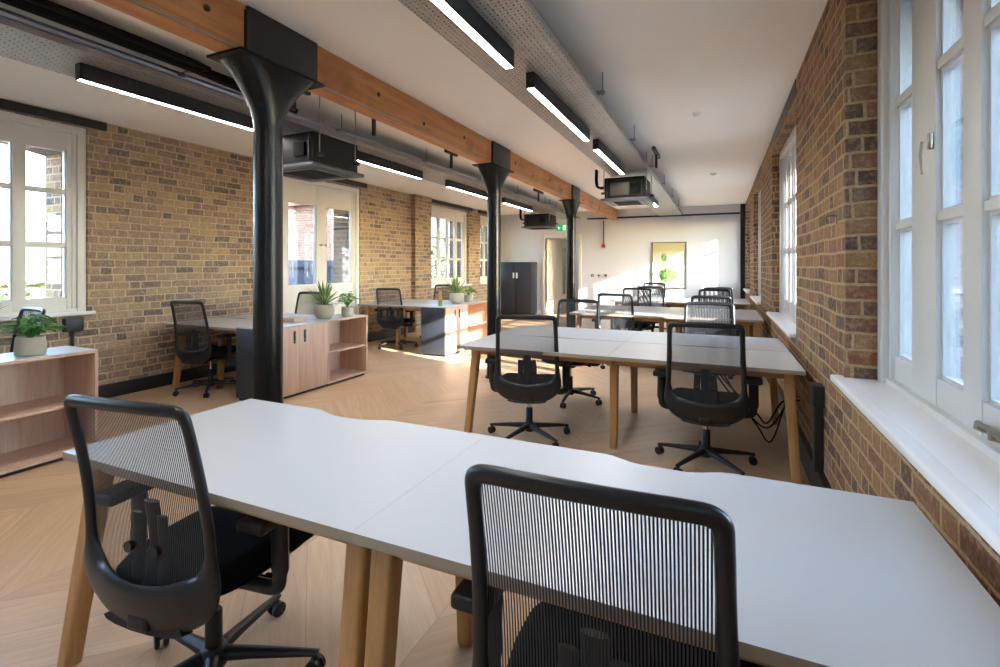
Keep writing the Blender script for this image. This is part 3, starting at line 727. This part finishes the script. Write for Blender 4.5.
# ------------------------------------------------------------------ office chair
def make_chair():
    r = empty('office_chair')
    # base: hub and five tapered arms
    b = MB(); b.lathe([(.030, .055), (.042, .065), (.044, .105), (.036, .125), (.030, .13)], M['black'], 20)
    tips = []
    for k in range(5):
        a = 2 * PI * k / 5 + PI / 2 + .10; d = Vector((math.cos(a), math.sin(a), 0)); tips.append((a, d))
        b.sweep([d * .025 + Vector((0, 0, .098)), d * .12 + Vector((0, 0, .092)), d * .25 + Vector((0, 0, .080)), d * .335 + Vector((0, 0, .070))], [(.026, .024), (.021, .019), (.017, .014), (.014, .010)], M['black'], 10)
    base = b.build('base', r)
    for a, d in tips:
        b = MB(); c = d * .325; t = Vector((-d.y, d.x, 0)); t = (t + d * .35).normalized()
        b.sweep([c + Vector((0, 0, .075)), c + Vector((0, 0, .045))], .010, M['black'], 8)
        for s in (-1, 1): b.wheel(c + t * (.014 * s) + Vector((0, 0, .027)), .027, .016, M['black'], t, 16)
        b.box(c.x - .012, c.x + .012, c.y - .012, c.y + .012, .030, .052, M['black'], .004)
        b.build('caster', base)
    b = MB(); b.lathe([(.026, .13), (.026, .24), (.022, .245)], M['black'], 16); b.lathe([(.014, .24), (.014, .37)], M['chrome'], 12); b.build('gas_lift', r)
    b = MB(); b.box(-.085, .085, -.16, .13, .355, .405, M['black'], .018, 3)
    b.box(-.04, .04, -.26, -.12, .35, .40, M['black'], .015, 3)
    for s in (-1, 1):
        b.sweep([(s * .07, .02, .375), (s * .20, .02, .375)], .006, M['black'], 8); b.sweep([(s * .195, .02, .375), (s * .225, .02, .375)], [.014, .016], M['black'], 10)
    b.build('tilt_mechanism', r)
    # seat cushion
    b = MB()
    def seat_pt(u, v, top):
        x = (u - .5) * 2; y = (v - .5) * 2
        k = (abs(x) ** 5 + abs(y) ** 5) ** .2 if (x or y) else 0
        f = 1.0
        # superellipse mapping of the square
        m = max(abs(x), abs(y)); L = (abs(x) ** 5 + abs(y) ** 5) ** .2
        if L > 0: x, y = x * m / L, y * m / L
        rr = m
        wy = .235 * (1 - .10 * max(0, -y)) 
        px, py = x * .252 * (1 - .12 * max(0, -y)), y * .235 + .03
        e = (1 - max(0, (rr - .72) / .28) ** 2.2)
        z = .435 + (.045 * e if top else -.028 * e) + (.010 * (x * x) if top else 0) - (.022 * max(0, y - .5) * 2) 
        return (px, py, z)
    b.grid(lambda u, v: seat_pt(u, v, True), 18, 18, M['fabric']); b.grid(lambda u, v: seat_pt(1 - u, v, False), 18, 18, M['blue'])
    bmesh.ops.remove_doubles(b.bm, verts=b.bm.verts[:], dist=.0005)
    b.build('seat', r)
    # back frame: closed loop, heavier at the bottom where it wraps round the seat
    def by(x, z):
        t = (z - .42) / .57
        return -.225 - .068 * max(t, 0) ** 1.1 + .020 * math.sin(PI * min(max(t, 0), 1)) - .016 * (1 - (x / .2) ** 2)
    half = [(0, 1.002), (.09, 1.001), (.175, .998), (.203, .991), (.214, .974), (.217, .935), (.219, .86), (.223, .75), (.228, .64), (.229, .565), (.216, .500), (.176, .452), (.100, .420), (0, .408)]
    hp = catmull([(x, 0, z) for x, z in half], 5)
    loop = [Vector((p.x, by(p.x, p.z), p.z)) for p in hp] + [Vector((-p.x, by(p.x, p.z), p.z)) for p in hp[-2:0:-1]]
    def rad(p):
        t = min(max((p.z - .40) / .20, 0), 1); t = t * t * (3 - 2 * t); q = min(max((p.z - .96) / .03, 0), 1)
        return (.078 * (1 - t) + .016 * t + q * .003, .020 * (1 - t) + .013 * t)
    b = MB(); b.sweep(loop, [rad(p) for p in loop], M['blue'], 14, True, lambda k: Vector((0, 1, .22)))
    fr = b.build('back_frame', r)
    b = MB()      # shell that carries the frame under the seat
    b.sweep(catmull([(0, by(0, .40), .36), (0, -.19, .345), (0, -.11, .35), (0, .0, .37)], 4), [(.15, .020)] * 4 + [(.12, .022)] * 4 + [(.09, .02)] * 5, M['blue'], 14, False, (0, .2, 1)); b.build('back_shell', r)
    # mesh panel
    b = MB()
    def halfw(z):
        best = 0
        for p, q in zip(hp, hp[1:]):
            if (p.z - z) * (q.z - z) <= 0 and abs(p.z - q.z) > 1e-6: best = max(best, p.x + (q.x - p.x) * (z - p.z) / (q.z - p.z))
        return best
    def mp(u, v):
        z = .43 + (.996 - .43) * v; w = halfw(z); x = (u - .5) * 2 * w
        return (x, by(x, z) + .006, z)
    b.grid(mp, 14, 26, M['mesh']); b.build('back_mesh', fr)
    # spine with adjustable lumbar carrier
    b = MB()
    b.sweep(catmull([(0, -.14, .385), (0, -.20, .41), (0, by(0, .5) + .045, .50), (0, by(0, .60) + .046, .60), (0, by(0, .70) + .040, .70)], 5), [(.050, .016)] * 8 + [(.040, .012)] * 5 + [(.028, .009)] * 8, M['black'], 10, False, (0, 1, .1))
    b.build('spine', r)
    for s in (-1, 1):
        b = MB(); b.sweep(catmull([(s * .05, by(0, .48) + .022, .47), (s * .052, by(0, .55) + .028, .55), (s * .048, by(0, .66) + .030, .665)], 4), [(.021, .006)] * 9, M['blue'], 8, False, (0, 1, 0))
        b.sweep([(s * .05, by(0, .57) + .014, .575), (s * .05, by(0, .57) - .004, .575)], [.014, .016], M['black'], 12)
        b.build('lumbar_blade', r)
    for s in (-1, 1):
        b = MB()
        b.sweep(catmull([(s * .10, -.03, .385), (s * .20, -.03, .385), (s * .275, -.03, .39), (s * .292, -.03, .43), (s * .292, -.03, .55), (s * .292, -.03, .617)], 5), [(.024, .016)] * 16 + [(.030, .020)] * 10, M['black'], 12, False, (0, 1, 0))
        arm = b.build('armrest', r)
        b = MB(); b.box(s * .292 - .047, s * .292 + .047, -.155, .085, .614, .650, M['black'], .013, 4); b.build('arm_pad', arm)
    return r
proto = make_chair()
chairs = [
    # x, y, yaw (deg, 0 = faces the back wall), group, label
    (-1.53, 1.10, 7, 'chairs at the front table', 'black mesh chair tucked in at the left corner of the front table'),
    (-.215, 1.115, 1, 'chairs at the front table', 'black mesh chair cut by the bottom edge, its back against the front table'),
    (-1.40, 3.71, 16, 'chairs at the first double desk', 'mesh chair with its back to us at the left end of the first double desk'),
    (-.088, 3.71, 0, 'chairs at the first double desk', 'mesh chair, back to us, at the brick wall end of the first double desk'),
    (-1.41, 4.93, 178, 'chairs at the first double desk', 'chair facing us across the first double desk, left, its mesh over the column foot'),
    (-.10, 5.06, 180, 'chairs at the first double desk', 'chair facing us across the first double desk, near the brick wall'),
    (-1.28, 6.86, 2, 'chairs at the second double desk', 'sunlit chair with pale rim, back to us at the second double desk'),
    (-.10, 6.86, 0, 'chairs at the second double desk', 'chair with its back to us at the second double desk near the brick wall'),
    (-1.26, 8.10, 180, 'chairs at the second double desk', 'chair facing us beyond the second double desk, just right of the sunlit one'),
    (-.08, 8.14, 180, 'chairs at the second double desk', 'chair facing us beyond the second double desk on the window side'),
    (-1.15, 9.54, 0, 'chairs at the farthest double desk', 'chair with its back to us at the left end of the farthest double desk'),
    (-.03, 9.54, 0, 'chairs at the farthest double desk', 'chair with its back to us at the window end of the farthest double desk'),
    (-1.30, 10.8, 180, 'chairs at the farthest double desk', 'farthest chair, facing us below the framed picture'),
    (-5.14, 3.66, 6, 'chairs at the brick wall desks', 'mesh chair at the pale desk by the brick wall, left of the nearest column'),
    (-5.26, 4.96, 182, 'chairs at the brick wall desks', 'chair facing us behind the white pot in front of the white glazed doors'),
    (-5.02, 6.93, 6, 'chairs at the brick wall desks', 'chair with its back to us at the far pale desk by the brick pilaster'),
    (-4.90, 8.08, 183, 'chairs at the brick wall desks', 'chair facing us across the far pale desk, below the white window'),
    (-5.48, 1.96, 176, 'chairs at the brick wall desks', 'bluish black chair between the low shelf unit and the left window'),
]
for i, (x, y, a, g, lb) in enumerate(chairs):
    o = proto if i == 0 else copy_tree(proto)
    o.location = (x, y, 0); o.rotation_euler = (0, 0, math.radians(a)); tag(o, lb, 'chair', g)

# ------------------------------------------------------------------ cabinets (fronts face +x)
def shelf_unit(xf, y0, y1, h, depth, label, bays=1, grp='open wooden shelf units'):
    r = empty('shelf_unit', (xf - depth / 2, (y0 + y1) / 2, 0)); tag(r, label, 'shelf unit', grp)
    t = .020; xb = xf - depth
    b = MB(); b.box(xb, xf, y0, y0 + t, .03, h - t, M['cab']); b.box(xb, xf, y1 - t, y1, .03, h - t, M['cab'])
    b.box(xb, xf, y0 + t, y1 - t, .03, .03 + t, M['cab']); b.box(xb, xf, y0, y1, h - t, h, M['cab'])
    P(b, 'carcass', r)
    b = MB(); b.box(xb + .001, xf - .004, y0 + .002, y1 - .002, h, h + .003, M['desk']); P(b, 'white_top', r)
    b = MB(); b.box(xb, xb + .012, y0 + t, y1 - t, .03 + t, h - t, M['cab']); P(b, 'back_panel', r)
    b = MB(); b.box(xb + .013, xf - .02, y0 + t, y1 - t, h * .5 - t / 2, h * .5 + t / 2, M['cab']); P(b, 'shelf', r)
    for k in range(1, bays):
        yy = y0 + (y1 - y0) * k / bays; b = MB(); b.box(xb + .013, xf, yy - t / 2, yy + t / 2, .03 + t, h - t, M['cab']); P(b, 'divider', r)
    b = MB(); b.box(xb + .02, xf - .03, y0 + .02, y1 - .02, 0, .03, M['skirt']); P(b, 'plinth', r)
    return r
def cupboard(xf, y0, y1, h, depth, label, grp='wood fronted cupboards with charcoal ends'):
    r = empty('cupboard', (xf - depth / 2, (y0 + y1) / 2, 0)); tag(r, label, 'cupboard', grp); xb = xf - depth; t = .018
    b = MB(); b.box(xb, xf - .02, y0, y1, .03, h - .012, M['charcoal'], .002); b.box(xb + .02, xf - .04, y0 + .02, y1 - .02, 0, .03, M['skirt']); P(b, 'body', r, 'charcoal body and end panel')
    b = MB(); b.box(xb, xf, y0, y1, h - .012, h, M['desk'], .002); P(b, 'top_panel', r, 'pale top panel')
    ym = (y0 + y1) / 2
    for (a, c, hy) in ((y0 + .002, ym - .0015, ym - .07), (ym + .0015, y1 - .002, ym + .07)):
        b = MB(); b.box(xf - .02, xf, a, c, .032, h - .016, M['cab'], .0015); d = P(b, 'door', r)
        b = MB(); b.box(xf, xf + .010, hy - .012, hy + .012, h - .19, h - .06, M['steel_black'], .003); b.box(xf + .010, xf + .014, hy - .007, hy + .007, h - .10, h - .08, M['chrome'], .002); b.box(xf + .010, xf + .014, hy - .007, hy + .007, h - .175, h - .155, M['chrome'], .002)
        o = b.build('handle'); o.parent = d
    return r
cupboard(-4.09, 3.50, 4.33, .755, .44, 'wood fronted cupboard with black lock handles, right behind the nearest column')
shelf_unit(-4.09, 4.333, 5.02, .755, .44, 'open two-tier wooden shelf unit carrying two potted plants, past the nearest column')
cupboard(-3.78, 6.45, 7.15, .755, .44, 'sunlit cupboard with a grey end at the far pale desk')
shelf_unit(-3.78, 7.153, 7.95, .755, .44, 'far open shelf unit behind the second column')
shelf_unit(-4.24, .45, 2.13, .755, .42, 'low open wooden shelf unit at the left edge of the photo', 1)
b = MB(); b.box(-4.50, -4.28, 4.02, 4.20, .758, .80, M['cab'], .003); tag(b.build('wooden_box'), 'small flat wooden box on the cupboard behind the nearest column', 'box')
# pencil pot with a brown stick on the far cupboard
b = MB(); b.lathe([(.030, 0), (.034, .09), (.031, .09), (.028, .01)], plain('green_glass_jar', srgb(110, 130, 80), .3), 14, (-3.98, 6.62, .757))
tag(b.build('jar'), 'small green jar on the far sunlit cupboard', 'jar')
b = MB(); b.prism([(-.030, .10), (.030, .10), (.022, .24), (-.022, .24)], 6.615, 6.625, plain('kraft_card', srgb(196, 150, 96), .8), 'Y'); o = b.build('paper_tag'); o.location = (-3.98, 0, .757); tag(o, 'tan card standing in the small jar on the far cupboard', 'card')

# tall charcoal locker beside the door
r = empty('locker', (-5.2, YB - .3, 0)); tag(r, 'tall charcoal two-door locker against the white back wall', 'locker')
b = MB(); b.box(-5.72, -4.76, YB - .48, YB - .022, .04, 1.49, M['charcoal'], .004); P(b, 'body', r)
for a, c in ((-5.715, -5.243), (-5.237, -4.765)):
    b = MB(); b.box(a, c, YB - .50, YB - .48, .05, 1.48, M['charcoal'], .003); d = P(b, 'door', r)
    hx = -5.285 if c < -5 else -5.185
    b = MB(); b.box(hx - .022, hx + .022, YB - .512, YB - .50, 1.04, 1.19, M['whitep'], .004); o = b.build('handle'); o.parent = d
b = MB(); b.box(-5.68, -4.80, YB - .46, YB - .03, 0, .04, M['skirt']); P(b, 'plinth', r)

# ------------------------------------------------------------------ things on the back wall
pc = NT('botanical_print'); tx = pc.N('TexCoord')
nz = pc.noise(tx.outputs['Object'], 4.5, 5, .7); n2 = pc.noise(tx.outputs['Object'], 14, 3)
sp = pc.N('SeparateXYZ'); pc.L(tx.outputs['Object'], sp.inputs[0])
dd = pc.M('ADD', pc.M('POWER', pc.M('DIVIDE', pc.M('ADD', sp.outputs[0], .02), .26), 2.0), pc.M('POWER', pc.M('DIVIDE', pc.M('ADD', sp.outputs[2], .26), .17), 2.0))
d2 = pc.M('ADD', pc.M('POWER', pc.M('DIVIDE', pc.M('ADD', sp.outputs[0], .12), .08), 2.0), pc.M('POWER', pc.M('DIVIDE', pc.M('SUBTRACT', sp.outputs[2], .20), .13), 2.0))
leafm = pc.M('LESS_THAN', pc.M('SUBTRACT', dd, pc.M('MULTIPLY', nz.outputs[0], 1.5)), .1)
leaf2 = pc.M('LESS_THAN', pc.M('SUBTRACT', d2, pc.M('MULTIPLY', nz.outputs[0], 1.2)), .1)
lc = pc.ramp(n2.outputs[0], [(.35, srgb(70, 120, 70)), (.6, srgb(150, 190, 110))])
bgc = pc.ramp(sp.outputs[2], [(.0, srgb(222, 222, 208)), (.25, srgb(214, 208, 180)), (.4, srgb(196, 186, 140))])
pc.set(color=pc.mix(pc.M('MAXIMUM', leafm, leaf2), bgc, lc), rough=.25)
r = empty('framed_picture', (-1.19, YB, 1.40)); tag(r, 'thin black framed picture with green foliage on the white back wall', 'picture')
w, h = .40, .575
b = MB(); b.box(-w, w, -.012, -.004, -h, h, pc.m); b.build('print', r)
b = MB()
for q in ((-w - .015, -w, -h - .015, h + .015), (w, w + .015, -h - .015, h + .015), (-w, w, -h - .015, -h), (-w, w, h, h + .015)): b.box(q[0], q[1], -.03, -.002, q[2], q[3], M['steel_black'])
b.build('picture_frame', r)

r = empty('exit_sign', (-4.02, YB, 2.44)); tag(r, 'green emergency exit sign above the open door', 'sign')
b = MB(); b.box(-.165, .165, -.04, -.002, -.085, .085, M['green'], .004); b.build('sign_panel', r)
b = MB(); y0, y1 = -.0435, -.0405            # arrow, doorway and running figure
b.box(.03, .12, y0, y1, -.065, .065, M['signwhite'])
b.prism([(-.14, 0), (-.095, .045), (-.095, .015), (-.055, .015), (-.055, -.015), (-.095, -.015), (-.095, -.045)], y0, y1, M['signwhite'], 'Y')
b.prism([(.052 + .012 * math.cos(t * PI / 5), .045 + .012 * math.sin(t * PI / 5)) for t in range(10)], -.047, -.044, M['green'], 'Y')
b.prism([(.045, .03), (.075, .03), (.085, -.005), (.10, -.05), (.085, -.05), (.068, -.012), (.05, -.03), (.032, -.03), (.032, -.02), (.048, -.018)], -.047, -.044, M['green'], 'Y')
b.build('sign_symbol', r)
r = empty('fire_call_point', (-2.86, YB, 1.92)); tag(r, 'round red fire call device on the back wall below the beam end', 'alarm')
b = MB(); b.wheel((0, -.03, 0), .05, .055, M['red'], (0, 1, 0), 20); b.build('body', r)
b = MB(); b.sweep([(0, -.015, .03), (0, -.015, .68)], .011, M['steel_black'], 8); b.build('conduit', r)
for (x, m, lb) in ((-3.17, 'steel_black', 'dark square wall switch beside the door'), (-2.99, 'chrome', 'silver wall switch in the middle of the three beside the door'), (-2.81, 'chrome', 'silver wall switch of the three farthest from the door')):
    b = MB(); b.box(x - .035, x + .035, YB - .02, YB - .001, 1.09, 1.16, M[m], .004); b.box(x - .01, x + .01, YB - .026, YB - .02, 1.11, 1.14, M['whitep' if m != 'chrome' else 'steel_black'])
    tag(b.build('light_switch'), lb, 'switch', 'switches on the back wall')
# socket box and conduit under the left window
r = empty('socket_box', (XL, 2.72, .80)); tag(r, 'black socket box with a conduit below the left window sill', 'socket')
b = MB(); b.box(.002, .07, -.075, .075, -.065, .065, M['steel_black'], .005); b.build('box', r)
b = MB(); b.sweep([(.03, 0, -.06), (.03, 0, -.66)], .014, M['steel_black'], 8); b.build('conduit', r)
r = empty('socket_box', (XR, 3.42, .62)); tag(r, 'black wall socket box with a thick conduit beside the leg of the first double desk', 'socket')
b = MB(); b.box(-.06, -.002, -.06, .06, -.06, .06, M['steel_black'], .005); b.build('box', r)
b = MB(); b.box(-.05, -.004, -.028, .028, -.45, -.06, M['steel_black'], .004); b.build('conduit', r)
r = empty('wall_hook', (XR, 3.05, 1.63)); tag(r, 'small metal window hook fixed to the right brick wall near the corner', 'hook')
b = MB(); b.box(-.006, -.001, -.012, .012, -.03, .03, M['brass'], .002); b.sweep(catmull([(-.004, 0, .01), (-.04, 0, .012), (-.055, 0, -.005), (-.04, 0, -.02)], 4), .005, M['brass'], 8); b.build('hook', r)

# ------------------------------------------------------------------ potted plants
def pot_round(b, R, H): b.lathe([(R * .50, 0), (R * .62, .004), (R * .90, H * .25), (R * 1.0, H * .52), (R * .96, H * .78), (R * .80, H * .985), (R * .77, H), (R * .73, H * .985), (R * .74, H * .86)], M['pot'], 28)
def pot_cyl(b, R, H, t=1.0): b.lathe([(R * .86, 0), (R * .95, .006), (R, H * .3), (R * t, H * .98), (R * t * .98, H), (R * t * .90, H * .985), (R * t * .88, H * .88)], M['pot'], 28)
def spiky(b, c, n, L, m, rnd, w=.016, droop=.5):
    for k in range(n):
        a = rnd.uniform(0, 2 * PI); t = (k + .5) / n; el = math.radians(82 - 62 * t + rnd.uniform(-6, 6)); ln = L * rnd.uniform(.75, 1.05)
        d = Vector((math.cos(a), math.sin(a), 0)); side = Vector((-d.y, d.x, 0)); base = Vector(c) + d * .008 + Vector((0, 0, .03 * (1 - t)))
        pts = []
        for j in range(7):
            s = j / 6; pts.append(base + d * (ln * s * math.cos(el)) + Vector((0, 0, ln * (s * math.sin(el) - droop * (.25 + t) * s * s * .5))))
        def fn(u, v, pts=pts, side=side):
            j = v * 6; i0 = min(int(j), 5); p = pts[i0].lerp(pts[i0 + 1], j - i0); ww = w * (math.sin(PI * min(1, .18 + .82 * v)) ** .8) * (1 - v * .3)
            return p + side * ((u - .5) * 2 * ww) + Vector((0, 0, abs(u - .5) * ww * .8))
        b.grid(fn, 4, 6, m, True, True)
def broad(b, c, n, R, Hh, m, rnd, ls=.06):
    for k in range(n):
        a = rnd.uniform(0, 2 * PI); q = rnd.uniform(.15, 1); p0 = Vector(c); tip = p0 + Vector((math.cos(a) * R * q, math.sin(a) * R * q, Hh * (1.05 - .55 * q) * rnd.uniform(.6, 1.05)))
        mid = p0.lerp(tip, .5) + Vector((0, 0, Hh * .12))
        b.sweep(catmull([p0, mid, tip], 3), .0022, m, 5)
        d = Vector((math.cos(a + rnd.uniform(-.6, .6)), math.sin(a + rnd.uniform(-.6, .6)), rnd.uniform(-.35, .35))).normalized(); side = d.cross(Vector((0, 0, 1))).normalized(); ln = ls * rnd.uniform(.75, 1.2)
        def fn(u, v, tip=tip, d=d, side=side, ln=ln):
            w = ln * .36 * math.sin(PI * (v ** .8)) ; return tip + d * (ln * v) + side * ((u - .5) * 2 * w) + Vector((0, 0, ln * (abs(u - .5) * .25 - .35 * v * v)))
        b.grid(fn, 4, 6, m, True, True)
def plant(name, loc, pot, foliage, label, cat='plant', grp='potted plants on the cabinets'):
    r = empty(name, loc); tag(r, label, cat, grp)
    b = MB(); hh, rr = pot(b); b.build('pot', r)
    b = MB(); b.lathe([(rr, hh * .84), (rr * .5, hh * .86), (.002, hh * .87)], M['soil'], 20); b.build('soil', r)
    b = MB(); foliage(b, hh * .86); b.build('foliage', r)
CT = .7585
def pr(R, H): return lambda b: (pot_round(b, R, H), (H, R * .72))[1]
def pcy(R, H, t=1.0): return lambda b: (pot_cyl(b, R, H, t), (H, R * t * .88))[1]
rn = random.Random(3)
plant('potted_spiky_plant', (-4.27, 4.46, CT), pr(.118, .17), lambda b, z: spiky(b, (0, 0, z), 46, .34, M['leaf_stripe'], rn, .021, .46), 'striped spiky plant in a round stone pot on the shelf past the nearest column')
plant('potted_leafy_plant', (-4.22, 4.80, CT), pcy(.072, .115), lambda b, z: broad(b, (0, 0, z), 46, .10, .22, M['leaf_fresh'], rn, .06), 'small leafy plant in a straight pot beside the striped spiky plant')
plant('potted_spiky_plant', (-4.0, 7.18, CT), pr(.125, .18), lambda b, z: spiky(b, (0, 0, z), 46, .35, M['leaf_stripe'], rn, .022, .46), 'spiky plant in a round pot on the far cabinet beside the second column')
plant('potted_leafy_plant', (-3.98, 7.56, CT), pcy(.075, .12), lambda b, z: broad(b, (0, 0, z), 38, .12, .17, M['leaf_fresh'], rn, .065), 'small leafy plant on the far cabinet, partly behind the second column')
plant('potted_leafy_plant', (-4.40, 1.80, CT), pcy(.086, .128, .92), lambda b, z: broad(b, (0, 0, z), 95, .145, .19, M['leaf_green'], rn, .052), 'dark green leafy plant in a grey pot on the low shelf at the left edge')
plant('potted_spiky_plant', (-4.43, 1.46, CT), pr(.12, .17), lambda b, z: (spiky(b, (0, 0, z), 30, .44, M['leaf_green'], random.Random(5), .02, .55)), 'plant reaching in from the left edge, only its leaf tips in view')

# ------------------------------------------------------------------ outside
GZ = -3.2
b = MB(); b.box(-120, 120, -120, 120, GZ - .3, GZ, plain('street_ground', srgb(120, 116, 108), .9, var=.1)); tag(b.build('ground'), kind='structure')
def house(name, x0, x1, y0, y1, h, mat, roofm, label, winx=None, grp='buildings outside the windows', roof=True, cols=5, rowsn=3):
    r = empty(name, ((x0 + x1) / 2, (y0 + y1) / 2, GZ)); tag(r, label, 'building', grp)
    b = MB(); b.box(x0, x1, y0, y1, GZ, h, mat); P(b, 'facade', r)
    if roof:
        b = MB(); xm = (x0 + x1) / 2; b.prism([(x0 - .3, h), (x1 + .3, h), (xm, h + (x1 - x0) * .28)], y0 - .2, y1 + .2, roofm, 'Y'); P(b, 'roof', r)
    else:
        b = MB(); b.box(x0 - .1, x1 + .1, y0 - .1, y1 + .1, h, h + .18, roofm); P(b, 'parapet', r)
    if winx is not None:
        s = 1 if winx > (x0 + x1) / 2 else -1
        for i in range(cols):
            for j in range(rowsn):
                yy = y0 + (y1 - y0) * (i + .5) / cols; zz = GZ + .9 + j * 2.3
                if zz + 1.3 > h: continue
                b = MB(); xs = sorted((winx, winx + s * .04)); b.box(xs[0], xs[1], yy - .5, yy + .5, zz, zz + 1.3, M['frame']); f = P(b, 'window', r)
                b = MB(); xs = sorted((winx + s * .04, winx + s * .05)); b.box(xs[0], xs[1], yy - .42, yy + .42, zz + .08, zz + 1.22, plain_glass); o = b.build('pane'); o.parent = f
plain_glass = plain('dark_window_pane', srgb(60, 70, 84), .08)
br_out = brick_mat('sunlit_yellow_brick', [(0, srgb(170, 146, 112)), (.3, srgb(150, 124, 92)), (.6, srgb(176, 156, 122)), (.8, srgb(134, 106, 80))], srgb(180, 164, 138), seed=3.)
br_red = brick_mat('red_brick', [(0, srgb(150, 96, 80)), (.3, srgb(138, 84, 72)), (.6, srgb(160, 108, 90)), (.8, srgb(124, 76, 66))], srgb(206, 180, 160), seed=5.)
slate = plain('slate_roof', srgb(92, 96, 106), .6, var=.15, scale=8)
tile = plain('clay_tiles', srgb(150, 96, 74), .7, var=.15, scale=8)
house('brick_house', -24, -17, -8, 9.5, .9, br_out, slate, 'sunlit yellow brick building with grey roof seen through the left window', -17)
house('red_brick_house', -14.5, -11, 11.8, 14.2, 3.3, br_red, tile, 'red brick building seen through the right pane of the white glazed doors', -11, cols=1)
house('slate_roofed_outbuilding', -13, -10, 8.2, 11.6, 1.35, slate, slate, 'low slate clad outbuilding seen through the lower panes of the white glazed doors', roof=False)
house('terrace_house', 16, 24, 22, 52, 2.2, br_out, slate, 'pale brick terrace seen through the right hand window', 16, cols=8)
house('added_sun_block', 5.5, 9, -7, 1.9, 4.7, plain('cream_bounce_paint', srgb(226, 222, 212), .9), slate, 'cream block added out of view to keep sun out of the nearest right window', None, roof=False)  # unseen block added to stop sun at the nearest right window, pale for bounce
def tree(x, y, H, R, label, name='garden_tree', seed=1, n=900, base=GZ):
    rn = random.Random(seed); r = empty(name, (x, y, base)); tag(r, label, 'tree', 'trees outside the windows')
    b = MB(); b.sweep([(0, 0, 0), (.05, .03, H * .3), (-.03, .05, H * .6), (.02, 0, H * .85)], [.13, .10, .07, .03], M['bark'], 8)
    for k in range(8):
        a = rn.uniform(0, 2 * PI); z = H * rn.uniform(.3, .7); b.sweep([(0, 0, z), (math.cos(a) * R * .4, math.sin(a) * R * .4, z + H * .1), (math.cos(a) * R * .8, math.sin(a) * R * .8, z + H * .18)], [.04, .025, .01], M['bark'], 6)
    b.build('trunk', r)
    b = MB(); i = b.mi(M['tree_leaf'])
    for k in range(n):
        while True:
            p = Vector((rn.uniform(-1, 1), rn.uniform(-1, 1), rn.uniform(-1, 1)))
            if .25 < p.length < 1: break
        c = Vector((p.x * R, p.y * R, H * .62 + p.z * H * .38)); s = rn.uniform(.07, .15)
        q = Matrix.Rotation(rn.uniform(0, 6.28), 3, Vector((rn.uniform(-1, 1), rn.uniform(-1, 1), rn.uniform(-1, 1))).normalized())
        f = b.bm.faces.new([b.bm.verts.new(c + q @ Vector(v) * s) for v in ((-1, 0, 0), (-.3, .5, .1), (1, 0, 0), (-.3, -.5, .1))]); f.material_index = i
    b.build('crown', r)
tree(-14.5, 20.0, 6.8, 2.4, 'tree seen through the far left window with four lights', seed=2, n=3800)
tree(-12.0, 24.5, 7.0, 2.8, 'tree seen through the last window on the left wall', seed=3, n=3800)
tree(-13.5, 5.2, 4.4, 1.3, 'bushy tree in front of the yellow brick building outside the left window', seed=4, n=900)
tree(5.0, 12.2, 4.3, 1.6, 'bright green bush low outside the nearest right hand window', seed=6, n=1500)
